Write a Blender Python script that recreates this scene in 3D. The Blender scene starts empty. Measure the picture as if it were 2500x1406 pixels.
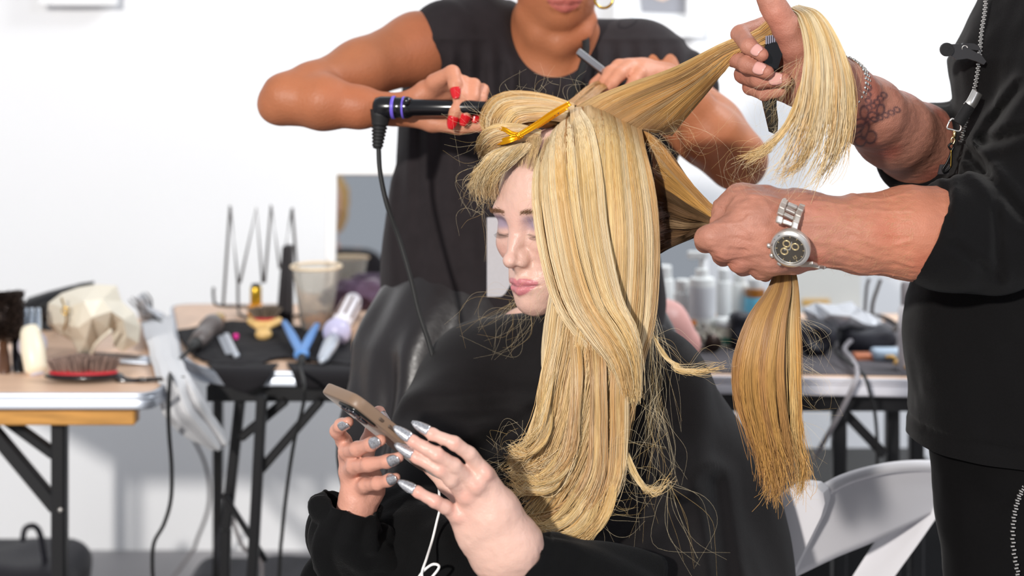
import bpy, math, random
import numpy as np
from math import sin, cos, pi, radians, sqrt
rng = np.random.default_rng(7)
random.seed(7)
F = 3472.2; CX = 1250.0; HZ = 110.0; ZC = 1.30
sc = bpy.context.scene
# ---------------------------------------------------------------- camera, world, lights, exposure
cam_d = bpy.data.cameras.new('camera'); cam = bpy.data.objects.new('camera', cam_d)
sc.collection.objects.link(cam); sc.camera = cam
cam.location = (0, 0, ZC); cam.rotation_euler = (pi/2, 0, 0)
cam_d.lens = 50; cam_d.sensor_width = 36; cam_d.shift_y = -(703-HZ)/2500.0
cam_d.clip_start = .05; cam_d.clip_end = 50
cam_d.dof.use_dof = True; cam_d.dof.focus_distance = 1.53; cam_d.dof.aperture_fstop = 3.6
world = bpy.data.worlds.new('world'); sc.world = world; world.use_nodes = True
world.node_tree.nodes['Background'].inputs[0].default_value = (.86, .91, 1.0, 1)
world.node_tree.nodes['Background'].inputs[1].default_value = .44
def area_light(name, loc, target, size, energy, col):
    l = bpy.data.lights.new(name, 'AREA'); l.shape = 'DISK'; l.size = size; l.energy = energy; l.color = col
    o = bpy.data.objects.new(name, l); sc.collection.objects.link(o); o.location = loc
    from mathutils import Vector
    o.rotation_euler = (Vector(target)-Vector(loc)).to_track_quat('-Z', 'Y').to_euler()
    return o
area_light('key_lamp', (-1.9, -3.4, 2.85), (.1, 1.6, 1.0), .26, 335, (1.0, .955, .90))
area_light('added_cool_fill', (3.2, -2.0, 3.2), (.3, 1.8, 1.1), 1.2, 46, (.82, .88, 1.0))  # unseen cool fill, added to lift and tint the shaded lower wall
area_light('added_table_fill', (1.7, 2.15, 3.0), (.6, 2.8, .85), .9, 55, (.95, .98, 1.0))  # unseen light added to brighten the right table's bottles and the wall
sc.view_settings.view_transform = 'Standard'; sc.view_settings.look = 'None'
sc.view_settings.gamma = 1; sc.view_settings.use_curve_mapping = False
sc.view_settings.exposure = 0.0
# ---------------------------------------------------------------- helpers
def P(px, py, Y): return np.array([(px-CX)/F*Y, Y, ZC-(py-HZ)/F*Y])
def lin(c):
    out = []
    for v in c:
        v = v/255.0
        out.append(v/12.92 if v <= .04045 else ((v+.055)/1.055)**2.4)
    return tuple(out)
def nrm(v): v = np.asarray(v, float); return v/(np.linalg.norm(v)+1e-12)

MATS = {}
def mat(name, col=(128,128,128), rough=.5, metal=0, attr=None, noise=None, bump=None, sss=0, sheen=0, coat=0,
        trans=0, ior=1.45, spec=.5, alpha=1, aniso=0, emit=0):
    if name in MATS: return MATS[name]
    m = bpy.data.materials.new(name); m.use_nodes = True; nt = m.node_tree; b = nt.nodes['Principled BSDF']
    base = lin(col)+(1,)
    b.inputs['Base Color'].default_value = base; b.inputs['Roughness'].default_value = rough
    b.inputs['Metallic'].default_value = metal; b.inputs['IOR'].default_value = ior
    b.inputs['Specular IOR Level'].default_value = spec; b.inputs['Alpha'].default_value = alpha
    b.inputs['Transmission Weight'].default_value = trans
    b.inputs['Anisotropic'].default_value = aniso
    if sheen: b.inputs['Sheen Weight'].default_value = sheen; b.inputs['Sheen Roughness'].default_value = .4
    if coat: b.inputs['Coat Weight'].default_value = coat; b.inputs['Coat Roughness'].default_value = .1
    if sss:
        b.inputs['Subsurface Weight'].default_value = sss; b.inputs['Subsurface Radius'].default_value = (1, .35, .2)
        b.inputs['Subsurface Scale'].default_value = .004
    src = None
    if attr:
        a = nt.nodes.new('ShaderNodeAttribute'); a.attribute_name = attr; src = a.outputs['Color']
    tc = nt.nodes.new('ShaderNodeTexCoord')
    if noise:   # (scale, strength, (sx,sy,sz))
        mp = nt.nodes.new('ShaderNodeMapping'); mp.inputs['Scale'].default_value = noise[2] if len(noise) > 2 else (1,1,1)
        nt.links.new(tc.outputs['Object'], mp.inputs[0])
        n = nt.nodes.new('ShaderNodeTexNoise'); n.inputs['Scale'].default_value = noise[0]; n.inputs['Detail'].default_value = 4
        nt.links.new(mp.outputs[0], n.inputs['Vector'])
        r = nt.nodes.new('ShaderNodeMapRange'); r.inputs[3].default_value = 1-noise[1]; r.inputs[4].default_value = 1+noise[1]
        r.inputs[1].default_value = .3; r.inputs[2].default_value = .7
        nt.links.new(n.outputs['Fac'], r.inputs[0])
        v = nt.nodes.new('ShaderNodeVectorMath'); v.operation = 'SCALE'
        if src: nt.links.new(src, v.inputs[0])
        else: v.inputs[0].default_value = base[:3]
        nt.links.new(r.outputs[0], v.inputs['Scale']); src = v.outputs[0]
    if src: nt.links.new(src, b.inputs['Base Color'])
    if bump:    # (scale, distance, (sx,sy,sz))
        mp = nt.nodes.new('ShaderNodeMapping'); mp.inputs['Scale'].default_value = bump[2] if len(bump) > 2 else (1,1,1)
        nt.links.new(tc.outputs['Object'], mp.inputs[0])
        n = nt.nodes.new('ShaderNodeTexNoise'); n.inputs['Scale'].default_value = bump[0]; n.inputs['Detail'].default_value = 5
        nt.links.new(mp.outputs[0], n.inputs['Vector'])
        bp = nt.nodes.new('ShaderNodeBump'); bp.inputs['Distance'].default_value = bump[1]; bp.inputs['Strength'].default_value = 1
        nt.links.new(n.outputs['Fac'], bp.inputs['Height']); nt.links.new(bp.outputs[0], b.inputs['Normal'])
    if emit:
        b.inputs['Emission Color'].default_value = base; b.inputs['Emission Strength'].default_value = emit
    MATS[name] = m; return m

def tag(o, label=None, cat=None, group=None, kind=None):
    if label: o['label'] = label
    if cat: o['category'] = cat
    if group: o['group'] = group
    if kind: o['kind'] = kind
    return o
def thing(name, label, cat, base=(0,0,0), group=None):
    o = bpy.data.objects.new(name, None); sc.collection.objects.link(o); o.location = tuple(base)
    o.empty_display_size = .05
    return tag(o, label, cat, group)
bpy_base = {}
def obj(name, vf, m, parent=None, smooth=True, col=None, label=None, cat=None, group=None, kind=None):
    V, Fc = vf
    me = bpy.data.meshes.new(name)
    V = np.asarray(V, np.float64)
    o = bpy.data.objects.new(name, me)
    off = np.zeros(3)
    p = parent
    while p is not None:
        off = off+np.array(p.location); p = p.parent
    if parent is None and len(V):   # origin at the base of the mesh
        off = np.array([(V[:,0].min()+V[:,0].max())/2, (V[:,1].min()+V[:,1].max())/2, V[:,2].min()]); o.location = off
    Vl = V-off
    if isinstance(Fc, np.ndarray):
        nf, k = Fc.shape
        me.vertices.add(len(V)); me.vertices.foreach_set('co', Vl.astype(np.float32).ravel())
        me.loops.add(nf*k); me.loops.foreach_set('vertex_index', Fc.astype(np.int32).ravel())
        me.polygons.add(nf); me.polygons.foreach_set('loop_start', np.arange(0, nf*k, k, dtype=np.int32))
        me.polygons.foreach_set('loop_total', np.full(nf, k, np.int32))
        me.update(calc_edges=True)
    else:
        me.from_pydata([tuple(v) for v in Vl], [], [tuple(f) for f in Fc]); me.update()
    me.polygons.foreach_set('use_smooth', np.full(len(me.polygons), bool(smooth)))
    if smooth == 'auto':
        try: me.set_sharp_from_angle(angle=radians(35))
        except Exception: pass
    if col is not None:
        a = me.color_attributes.new('Col', 'FLOAT_COLOR', 'POINT')
        c4 = np.ones((len(V), 4), np.float32); c4[:, :3] = col
        a.data.foreach_set('color', c4.ravel())
    if m: me.materials.append(m)
    sc.collection.objects.link(o)
    if parent is not None: o.parent = parent
    return tag(o, label, cat, group, kind)
def dup(o, parent=None, loc=None, label=None, rz=None):
    c = o.copy(); sc.collection.objects.link(c); c.parent = parent
    if loc is not None: c.location = loc
    if rz is not None: c.rotation_euler = (0, 0, rz)
    if label: c['label'] = label
    for ch in list(o.children): dup(ch, c)
    return c

# ---- mesh generators, each returns (V, F)
def comb(*parts):
    V = []; Fs = []; n = 0
    for v, f in parts:
        v = np.asarray(v); V.append(v); Fs += [tuple(int(i)+n for i in q) for q in f]; n += len(v)
    return np.concatenate(V), Fs
def boxv(c, s, R=None, bev=0.0):
    c = np.array(c, float); h = np.array(s, float)/2
    if bev <= 0:
        V = np.array([[x,y,z] for x in (-1,1) for y in (-1,1) for z in (-1,1)])*h
        Fs = [(0,1,3,2),(4,6,7,5),(0,4,5,1),(2,3,7,6),(0,2,6,4),(1,5,7,3)]
    else:
        b = min(bev, h.min()*.98); V = []; idx = {}
        for sx in (-1,1):
            for sy in (-1,1):
                for sz in (-1,1):
                    s_ = np.array([sx,sy,sz])
                    for ax in range(3):
                        q = s_*(h-b); q[ax] = s_[ax]*h[ax]; idx[(sx,sy,sz,ax)] = len(V); V.append(q)
        V = np.array(V); Fs = []
        for ax in range(3):
            u, w = [(1,2),(2,0),(0,1)][ax]
            for s_ in (-1,1):
                q = []
                for (a, b_) in ((-1,-1),(1,-1),(1,1),(-1,1)):
                    k = [0,0,0]; k[ax] = s_; k[u] = a; k[w] = b_; q.append(idx[(*k, ax)])
                Fs.append(tuple(q if s_ > 0 else q[::-1]))
            for a in (-1,1):
                for b_ in (-1,1):   # edges parallel to ax
                    k0 = [0,0,0]; k0[u] = a; k0[w] = b_; k1 = list(k0); k0[ax] = -1; k1[ax] = 1
                    q = [idx[(*k0,u)], idx[(*k1,u)], idx[(*k1,w)], idx[(*k0,w)]]
                    Fs.append(tuple(q if a*b_ < 0 else q[::-1]))
        for sx in (-1,1):
            for sy in (-1,1):
                for sz in (-1,1):
                    q = [idx[(sx,sy,sz,i)] for i in range(3)]
                    Fs.append(tuple(q if sx*sy*sz > 0 else q[::-1]))
    if R is not None: V = V@np.array(R).T
    return V+c, Fs
def frame_of(d, up=(0,0,1)):
    d = nrm(d); u = np.array(up, float)
    if abs(d@nrm(u)) > .95: u = np.array([1,0,0]) if abs(d[0]) < .9 else np.array([0,1,0])
    a = nrm(np.cross(u, d)); b = np.cross(d, a); return a, b, d
def spline(pts, n):
    pts = np.asarray(pts, float); m = len(pts)
    if m == 1: return np.repeat(pts, n, 0)
    if m == 2:
        t = np.linspace(0,1,n).reshape((-1,)+(1,)*(pts.ndim-1)); return pts[0]*(1-t)+pts[1]*t
    ext = np.concatenate([(2*pts[0]-pts[1])[None], pts, (2*pts[-1]-pts[-2])[None]])
    t = np.linspace(0, m-1, n); i = np.minimum(t.astype(int), m-2); f = (t-i).reshape((-1,)+(1,)*(pts.ndim-1))
    p0, p1, p2, p3 = ext[i], ext[i+1], ext[i+2], ext[i+3]
    return .5*((2*p1)+(-p0+p2)*f+(2*p0-5*p1+4*p2-p3)*f*f+(-p0+3*p1-3*p2+p3)*f**3)
def tube(path, r, n=10, smooth_n=0, flat=1.0, up=(0,0,1), caps=True, closed=False):
    path = np.asarray(path, float); r = np.atleast_1d(np.asarray(r, float))
    if len(r) == 1: r = np.repeat(r, len(path))
    if smooth_n: 
        q = spline(np.column_stack([path, r]), smooth_n); path, r = q[:, :3], np.maximum(q[:, 3], 1e-5)
    m = len(path)
    T = np.gradient(path, axis=0)
    if closed: T[0] = T[-1] = path[1]-path[-2]
    V = []; a = None
    for i in range(m):
        t = nrm(T[i])
        if a is None: a, b, _ = frame_of(t, up)
        else:
            a = nrm(a-t*(a@t)); b = np.cross(t, a)
        th = np.arange(n)*2*pi/n
        V.append(path[i]+r[i]*(np.cos(th)[:,None]*a+np.sin(th)[:,None]*b*flat))
    V = np.concatenate(V); Fs = []
    for i in range(m-1):
        for j in range(n):
            k = (j+1) % n
            Fs.append((i*n+j, i*n+k, (i+1)*n+k, (i+1)*n+j))
    if caps and not closed:
        Fs.append(tuple(range(n))[::-1]); Fs.append(tuple((m-1)*n+j for j in range(n)))
    return V, Fs
def lathe(prof, base, d=(0,0,1), n=24, caps=True):
    """prof = [(radius, height)...] along direction d from base"""
    a, b, d = frame_of(d); base = np.array(base, float); V = []; Fs = []
    for r, h in prof:
        th = np.arange(n)*2*pi/n
        V.append(base+d*h+max(r, 1e-5)*(np.cos(th)[:,None]*a+np.sin(th)[:,None]*b))
    m = len(prof); V = np.concatenate(V)
    for i in range(m-1):
        for j in range(n):
            k = (j+1) % n; Fs.append((i*n+j, i*n+k, (i+1)*n+k, (i+1)*n+j))
    if caps: Fs.append(tuple(range(n))[::-1]); Fs.append(tuple((m-1)*n+j for j in range(n)))
    return V, Fs
def ellv(c, r, R=None, n=16, m=10):
    V = []; Fs = []
    for i in range(m+1):
        ph = pi*i/m
        for j in range(n):
            th = 2*pi*j/n; V.append((sin(ph)*cos(th), sin(ph)*sin(th), cos(ph)))
    for i in range(m):
        for j in range(n):
            k = (j+1) % n; Fs.append((i*n+j, (i+1)*n+j, (i+1)*n+k, i*n+k))
    V = np.array(V)*np.array(r)
    if R is not None: V = V@np.array(R).T
    return V+np.array(c), Fs
def prism(poly, d):
    """polygon (k,3) extruded by vector d"""
    poly = np.asarray(poly, float); k = len(poly); V = np.vstack([poly, poly+np.array(d)])
    Fs = [tuple(range(k))[::-1], tuple(range(k, 2*k))]
    for i in range(k):
        j = (i+1) % k; Fs.append((i, j, k+j, k+i))
    return V, Fs
def gridm(G, thick=0.0):
    """G (a,b,3) grid -> quads, optionally a closed shell"""
    a, b, _ = G.shape; V = G.reshape(-1, 3)
    i, j = np.meshgrid(np.arange(a-1), np.arange(b-1), indexing='ij'); q = (i*b+j).ravel()
    Fq = np.column_stack([q, q+1, q+b+1, q+b])
    if thick:
        du = np.gradient(G, axis=1); dt = np.gradient(G, axis=0); N = np.cross(du, dt)
        N /= np.linalg.norm(N, axis=2, keepdims=True)+1e-12
        V2 = (G+N*thick).reshape(-1, 3); n = len(V)
        rim = [j for j in range(b)]+[i*b+b-1 for i in range(1, a)]+[(a-1)*b+j for j in range(b-2, -1, -1)]+[i*b for i in range(a-2, 0, -1)]
        rim = np.array(rim); r2 = np.roll(rim, -1)
        Fq = np.vstack([Fq[:, ::-1], Fq+n, np.column_stack([rim, r2, r2+n, rim+n])])
        V = np.vstack([V, V2])
    return V, Fq
def rotm(ax, ang):
    ax = nrm(ax); K = np.array([[0,-ax[2],ax[1]],[ax[2],0,-ax[0]],[-ax[1],ax[0],0]])
    return np.eye(3)+sin(ang)*K+(1-cos(ang))*K@K
# ---- value noise
def _h(ix, iy, iz):
    n = (ix*374761393+iy*668265263+iz*1274126177) & 0xffffffff
    n = ((n ^ (n >> 13))*1274126177) & 0xffffffff
    return ((n ^ (n >> 16)) & 0xffff)/65535.0
def vnoise(p, scale=1.0, sx=1, sy=1, sz=1):
    q = np.asarray(p, np.float64)*np.array([sx,sy,sz])*scale+100.0
    i = np.floor(q).astype(np.int64); f = q-i; f = f*f*(3-2*f)
    x, y, z = i[...,0], i[...,1], i[...,2]; fx, fy, fz = f[...,0], f[...,1], f[...,2]
    def l(a, b, t): return a+(b-a)*t
    c = l(l(l(_h(x,y,z),_h(x+1,y,z),fx), l(_h(x,y+1,z),_h(x+1,y+1,z),fx), fy),
          l(l(_h(x,y,z+1),_h(x+1,y,z+1),fx), l(_h(x,y+1,z+1),_h(x+1,y+1,z+1),fx), fy), fz)
    return c*2-1

# ---- signed-distance modelling: smooth unions of round cones and ellipsoids meshed with surface nets
class SDF:
    def __init__(s): s.p = []
    def cone(s, a, b, ra, rb, k=.006, op='u'):
        s.p.append(('c', np.array(a, np.float32), np.array(b, np.float32), float(ra), float(rb), k, op)); return s
    def chain(s, pts, k=.006, op='u', jk=.001):
        """pts [(px,py,Y,r_px)...]; k blends the root with what is there already"""
        w = [(P(a, b, c), r*c/F) for a, b, c, r in pts]
        for i in range(len(w)-1): s.cone(w[i][0], w[i+1][0], w[i][1], w[i+1][1], k if (i == 0 or k < .004) else max(jk, k*.6), op)
        if len(w) == 1: s.cone(w[0][0], w[0][0]+1e-5, w[0][1], w[0][1], k, op)
        return s
    def ell(s, c, r, R=None, k=.01, op='u'):
        R = np.eye(3) if R is None else np.array(R)
        s.p.append(('e', np.array(c, np.float32), np.array(r, np.float32), R.astype(np.float32), None, k, op)); return s
    def box(s, c, h, R=None, rad=.005, k=.01, op='u'):
        R = np.eye(3) if R is None else np.array(R)
        s.p.append(('b', np.array(c, np.float32), np.array(h, np.float32), R.astype(np.float32), rad, k, op)); return s
    @staticmethod
    def ev(pr, X):
        if pr[0] == 'c':
            a, b, ra, rb = pr[1:5]; ab = b-a; L = float(ab@ab)+1e-12
            pa = X-a; t = np.clip((pa@ab)/L, 0, 1)
            return np.sqrt(((pa-t[:,None]*ab)**2).sum(1))-(ra+t*(rb-ra))
        if pr[0] == 'e':
            q = (X-pr[1])@pr[3]; r = pr[2]
            k0 = np.sqrt(((q/r)**2).sum(1)); k1 = np.sqrt(((q/(r*r))**2).sum(1))+1e-9
            return k0*(k0-1)/k1
        q = np.abs((X-pr[1])@pr[3])-(pr[2]-pr[4])
        return np.sqrt((np.maximum(q, 0)**2).sum(1))+np.minimum(q.max(1), 0)-pr[4]
    @staticmethod
    def comb(d, e, k, op):
        if op == 'u':
            h = np.maximum(k-np.abs(d-e), 0)/k; return np.minimum(d, e)-h*h*k*.25
        if op == 'i':
            h = np.maximum(k-np.abs(d-e), 0)/k; return np.maximum(d, e)+h*h*k*.25
        e = -e; h = np.maximum(k-np.abs(d-e), 0)/k; return np.maximum(d, e)+h*h*k*.25
    def value(s, X):
        X = np.asarray(X, np.float32); d = np.full(len(X), 9., np.float32)
        for pr in s.p: d = s.comb(d, s.ev(pr, X), pr[5], pr[6])
        return d
    def mesh(s, h, disp=None, dmax=.0):
        lo = np.full(3, 9.); hi = -lo
        for pr in s.p:
            if pr[6] != 'u': continue
            if pr[0] == 'c': pts = np.array([pr[1]-pr[3], pr[1]+pr[3], pr[2]-pr[4], pr[2]+pr[4]])
            else:
                e = np.abs(pr[3])@pr[2]; pts = np.array([pr[1]-e, pr[1]+e])
            lo = np.minimum(lo, pts.min(0)); hi = np.maximum(hi, pts.max(0))
        lo -= .012+dmax; hi += .012+dmax
        B = 8; nb = np.ceil((hi-lo)/(h*B)).astype(int)+1
        g = np.stack(np.meshgrid(*[np.arange(n) for n in nb], indexing='ij'), -1).reshape(-1, 3)
        cen = (lo+(g*B+(B-1)/2)*h).astype(np.float32)
        rad = B*h*.866
        run = np.full(len(cen), 9., np.float32); ec = []
        for pr in s.p:
            e = s.ev(pr, cen); 
            if pr[6] == 'u': ec.append(e < run+2.3*rad+pr[5])
            else: ec.append((-e > run-2.3*rad-pr[5]) if pr[6] == 's' else (e > run-2.3*rad-pr[5]))
            run = s.comb(run, e, pr[5], pr[6])
        act = np.abs(run) < rad*1.7+dmax
        ai = np.nonzero(act)[0]; n = len(ai)
        loc = np.stack(np.meshgrid(*[np.arange(B)]*3, indexing='ij'), -1).reshape(-1, 3).astype(np.float32)
        D = np.where(run < 0, -1., 1.).astype(np.float32).reshape(nb)
        D = np.repeat(np.repeat(np.repeat(D, B, 0), B, 1), B, 2)
        gs = g[ai]
        for c0 in range(0, n, 1500):
            sel = ai[c0:c0+1500]; gg = g[sel]
            X = (lo+(gg[:,None,:]*B+loc[None])*h).astype(np.float32)
            d = np.full(X.shape[:2], 9., np.float32)
            for pr, em in zip(s.p, ec):
                m = em[sel]
                if not m.any(): continue
                e = s.ev(pr, X[m].reshape(-1, 3)).reshape(-1, B**3)
                d[m] = s.comb(d[m], e, pr[5], pr[6])
            if disp is not None: d = d-disp(X.reshape(-1, 3)).reshape(d.shape).astype(np.float32)
            for (bx, by, bz), v in zip(gg, d):
                D[bx*B:bx*B+B, by*B:by*B+B, bz*B:bz*B+B] = v.reshape(B, B, B)
        S = D < 0
        mx = np.zeros(tuple(np.array(D.shape)-1), np.int8)
        for a in (0,1):
            for b in (0,1):
                for c in (0,1):
                    mx += S[a:S.shape[0]-1+a, b:S.shape[1]-1+b, c:S.shape[2]-1+c]
        cells = np.argwhere((mx > 0) & (mx < 8)); ncell = len(cells)
        idx = np.full(mx.shape, -1, np.int32); idx[tuple(cells.T)] = np.arange(ncell)
        del mx
        acc = np.zeros((ncell, 3), np.float32); cnt = np.zeros(ncell, np.float32)
        cs = [(a,b,c) for a in (0,1) for b in (0,1) for c in (0,1)]
        val = {o: D[cells[:,0]+o[0], cells[:,1]+o[1], cells[:,2]+o[2]] for o in cs}
        for o in cs:
            for ax in range(3):
                if o[ax]: continue
                o2 = list(o); o2[ax] = 1; o2 = tuple(o2)
                v0, v1 = val[o], val[o2]; m = (v0 < 0) != (v1 < 0)
                t = v0[m]/(v0[m]-v1[m]); q = np.tile(np.array(o, np.float32), (m.sum(), 1)); q[:, ax] = t
                acc[m] += q; cnt[m] += 1
        V = lo+(cells+acc/cnt[:,None])*h
        quads = []
        for ax in range(3):
            u, w = [(1,2),(2,0),(0,1)][ax]
            A = [slice(None)]*3; Bs = [slice(None)]*3; A[ax] = slice(0, -1); Bs[ax] = slice(1, None)
            a = S[tuple(A)]; b = S[tuple(Bs)]
            e = np.argwhere(a != b); e = e[(e[:,u] > 0) & (e[:,w] > 0) & (e[:,u] < S.shape[u]-1) & (e[:,w] < S.shape[w]-1)]
            fl = S[tuple(e.T)]
            def cell(du, dw):
                q = e.copy(); q[:,u] -= du; q[:,w] -= dw; return idx[tuple(q.T)]
            q = np.column_stack([cell(1,1), cell(0,1), cell(0,0), cell(1,0)])
            q[~fl] = q[~fl][:, ::-1]; quads.append(q)
        Q = np.vstack(quads); Q = Q[(Q >= 0).all(1)]
        return V.astype(np.float64), Q
    def grad(s, X, e=5e-4):
        return np.column_stack([s.value(X+np.eye(3)[i]*e)-s.value(X-np.eye(3)[i]*e) for i in range(3)])

def coarsen(V, Q, hidden, cell):
    """merge the vertices that clothing hides into a coarser grid; the surface stays one piece"""
    q = np.floor(V/cell).astype(np.int64); key = (q[:,0]+5000)*100000000+(q[:,1]+5000)*10000+(q[:,2]+5000)
    key = np.where(hidden, key, -1-np.arange(len(V)))
    u, inv = np.unique(key, return_inverse=True); inv = inv.ravel(); n = len(u)
    cnt = np.bincount(inv, minlength=n); W = np.column_stack([np.bincount(inv, V[:,i], n)/cnt for i in range(3)])
    T = np.vstack([Q[:,[0,1,2]], Q[:,[0,2,3]]]); T = inv[T]
    T = T[(T[:,0] != T[:,1]) & (T[:,1] != T[:,2]) & (T[:,0] != T[:,2])]
    return W, T
def px_of(V):  # projected picture position of points, used only to place features on surfaces while modelling
    return CX+V[:,0]/V[:,1]*F, HZ+(ZC-V[:,2])/V[:,1]*F
def nail(a, b, ra, rb, normal, over=.3, start=-.1, wid=58, point=.6, nn=8, lift=.0006):
    """curved nail plate wrapped on the end segment a->b of a finger"""
    a = np.array(a); b = np.array(b); d = b-a; L = np.linalg.norm(d); d = d/L
    n = nrm(np.array(normal, float)-d*(np.array(normal, float)@d)); s = np.cross(d, n)
    rows = []
    for i in range(nn+1):
        t = i/nn; x = start+(1+over*(rb/L)*2-start)*t; r = ra+(rb-ra)*min(x, 1)
        w = radians(wid)*(1-max(0, (t-.45)/.55)**2*point)*(.75+.25*min(1, t*5)); row = []
        r2 = r*(1-max(0, x-1)*.35)
        for j in range(9):
            ph = w*(j/4-1); row.append(a+d*L*x+(n*cos(ph)*.96+s*sin(ph))*(r2+lift))
        rows.append(row)
    return gridm(np.array(rows), .0007)
M_wall = mat('white_wall_paint', (242,243,245), .75, noise=(1.5,.012), bump=(120,.0004))
YW = 3.66
obj('wall_back', boxv((0,YW+.05,1.5), (9,.1,3.4)), M_wall, smooth=False, kind='structure')
obj('floor', boxv((0,1.0,-.05), (9,9,.1)), mat('grey_floor', (150,148,150), .55, noise=(3,.08), bump=(60,.0006)), smooth=False, kind='structure')
# ================================================================ heads
class Head:
    """local frame in millimetres: a = side, b = forward, c = up, origin between the ears at eye height"""
    def __init__(s, origin, fwd, side=None, scale=1.0, roll=0):
        s.o = np.array(origin, float); s.f = nrm(fwd)
        sd = np.array(side, float) if side is not None else np.cross(s.f, (0,0,1)); s.s = nrm(sd-s.f*(sd@s.f)); s.u = np.cross(s.s, s.f)
        if s.u[2] < 0: s.u = -s.u
        if roll: R = rotm(s.f, roll); s.s = R@s.s; s.u = R@s.u
        s.k = scale/1000.
        s.R = np.column_stack([s.s, s.f, s.u])
    def w(s, a, b, c): return s.o+s.k*(a*s.s+b*s.f+c*s.u)
    def l(s, X): return ((X-s.o)@s.R)/s.k
    def ell(s, S, c, r, k=.01, op='u', tilt=None):
        R = s.R if tilt is None else s.R@tilt
        S.ell(s.w(*c), np.array(r)*s.k, R, k, op)
    def cone(s, S, a, b, ra, rb, k=.006, op='u'): S.cone(s.w(*a), s.w(*b), ra*s.k, rb*s.k, k, op)

def build_head(S, H, male=False, full=1.0, ears=True):
    E = H.ell; Cn = H.cone; j = full
    E(S, (0,-8,30), (73,94,86), k=.02)
    E(S, (0,26,-22), (57*j,56,76), k=.03)
    for s in (-1,1):
        E(S, (s*40,52,-27), (22,24,20), k=.022)
        Cn(S, (s*50*j,8,-58), (s*8,68,-96), 16*j, 16, k=.02)
        E(S, (s*24,72,20), (24,12,9), k=.016)
    E(S, (0,42,-68), (38*j,40,32), k=.025)
    E(S, (0,74,-95), (17,15,13), k=.014)
    for s in (-1,1):
        E(S, (s*32,93,-1), (15,15,11), k=.014, op='s')
        E(S, (s*31,69,-4), (14.5,13.5,12.5), k=.006)
    # nose
    Cn(S, (0,80,12), (0,91,-18), 6, 7.2, k=.014)
    Cn(S, (0,91,-18), (0,102,-36), 7.2, 8.5, k=.008)
    E(S, (0,104,-38), (8.8,8.4,7.8), k=.006)
    for s in (-1,1):
        E(S, (s*8.5,87,-36), (7.5,9,9), k=.006)
        E(S, (s*11,92.5,-42), (6.2,9.2,6.2), k=.005)
        E(S, (s*6.5,101,-49), (3.4,4.8,4), k=.003, op='s')
    Cn(S, (0,94,-46), (0,88,-58), 5, 5, k=.007)
    # mouth
    E(S, (0,70,-70), (31,19,21), k=.014)
    E(S, (0,93,-71), (20,3,9), k=.01, op='s') if False else None
    for s in (-1,1):
        Cn(S, (s*5,92.2,-66.5), (s*15,88,-68.5), 5.2, 4.2, k=.004)
        Cn(S, (s*15,88,-68.5), (s*25,79.5,-71.5), 4.2, 2.4, k=.003)
        Cn(S, (0,92,-77.5), (s*14,87.5,-76.5), 6.4, 5.0, k=.0035)
        Cn(S, (s*14,87.5,-76.5), (s*24,79.5,-72.8), 5.0, 2.0, k=.003)
    for s in (-1,1):
        Cn(S, (0,98.5,-71.8), (s*13,94,-72), 1.3, 1.2, k=.0025, op='s')
        Cn(S, (s*13,94,-72), (s*27,82,-72.5), 1.2, .9, k=.0025, op='s')
    if ears:
        for s in (-1,1):
            E(S, (s*76,-12,-14), (5,17,30), k=.006)
            E(S, (s*81,-8,-10), (4,10,18), k=.004, op='s')
def face_colors(H, V, base, lip, lid=None, brow=(110,80,60), brow_on=True):
    """make-up, brow pigments and a darker lip line on a face, by head-local position"""
    L = H.l(V); a, b, c = L[:,0], L[:,1], L[:,2]; col = base.copy()
    front = b > 60
    aa = np.abs(a)
    up = -67.0+2.0*np.clip(1-((aa-6)/5)**2, 0, 1)
    # lips
    top = -61.5-.0105*np.clip(aa-5, 0, 99)**2-2.2*np.clip(1-aa/4, 0, 1)
    bot = -84.5+.0215*aa**2
    m = np.clip((top-c)/1.2, 0, 1)*np.clip((c-bot)/1.2, 0, 1)*np.clip((26.5-aa)/1.5, 0, 1)*(b > 76)
    col += (np.array(lin(lip))-col)*m[:,None]*.92
    seam = np.exp(-((c+71.9+.00*aa)/1.0)**2)*np.clip((26-aa)/2, 0, 1)*(b > 78)
    col *= (1-.45*seam)[:,None]  # darkens the line where the lips meet
    # cheeks
    ch = np.exp(-(((aa-42)/18)**2+((c+32)/16)**2))*front
    col += (col*np.array([1.02,.78,.76])-col)*ch[:,None]*.6
    if lid is not None:
        e = np.exp(-(((aa-32)/17)**4+((c-7)/10)**4))*front
        col += (np.array(lin(lid))-col)*e[:,None]*.75
    if brow_on:
        bc = 21+.10*(aa-14)-.004*(aa-14)**2
        e = np.exp(-((c-bc)/3.6)**4)*np.clip((aa-11)/4, 0, 1)*np.clip((54-aa)/10, 0, 1)*front*(.75+.25*vnoise(L, 1.1, 1, .3, .3))
        col += (np.array(lin(brow))-col)*np.clip(e, 0, 1)[:,None]*.45
    lash = np.exp(-((c+10.5-.012*(aa-31)**2)/1.3)**2)*np.clip((16-np.abs(aa-31))/3, 0, 1)*front
    col += (np.array([.02,.012,.01])-col)*lash[:,None]*.7
    return np.clip(col, 0, 1)
def skin_col(V, base, var=.07, red=.12, sc_=60):
    n = vnoise(V, sc_); n2 = vnoise(V, sc_*4); b = np.array(lin(base))
    c = b*(1+var*n+var*.5*n2)[:,None]
    c[:,1] *= 1-red*np.clip(vnoise(V+5, sc_*.5), 0, 1); c[:,2] *= 1-red*np.clip(vnoise(V+5, sc_*.5), 0, 1)
    return np.clip(c, 0, 1)

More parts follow.
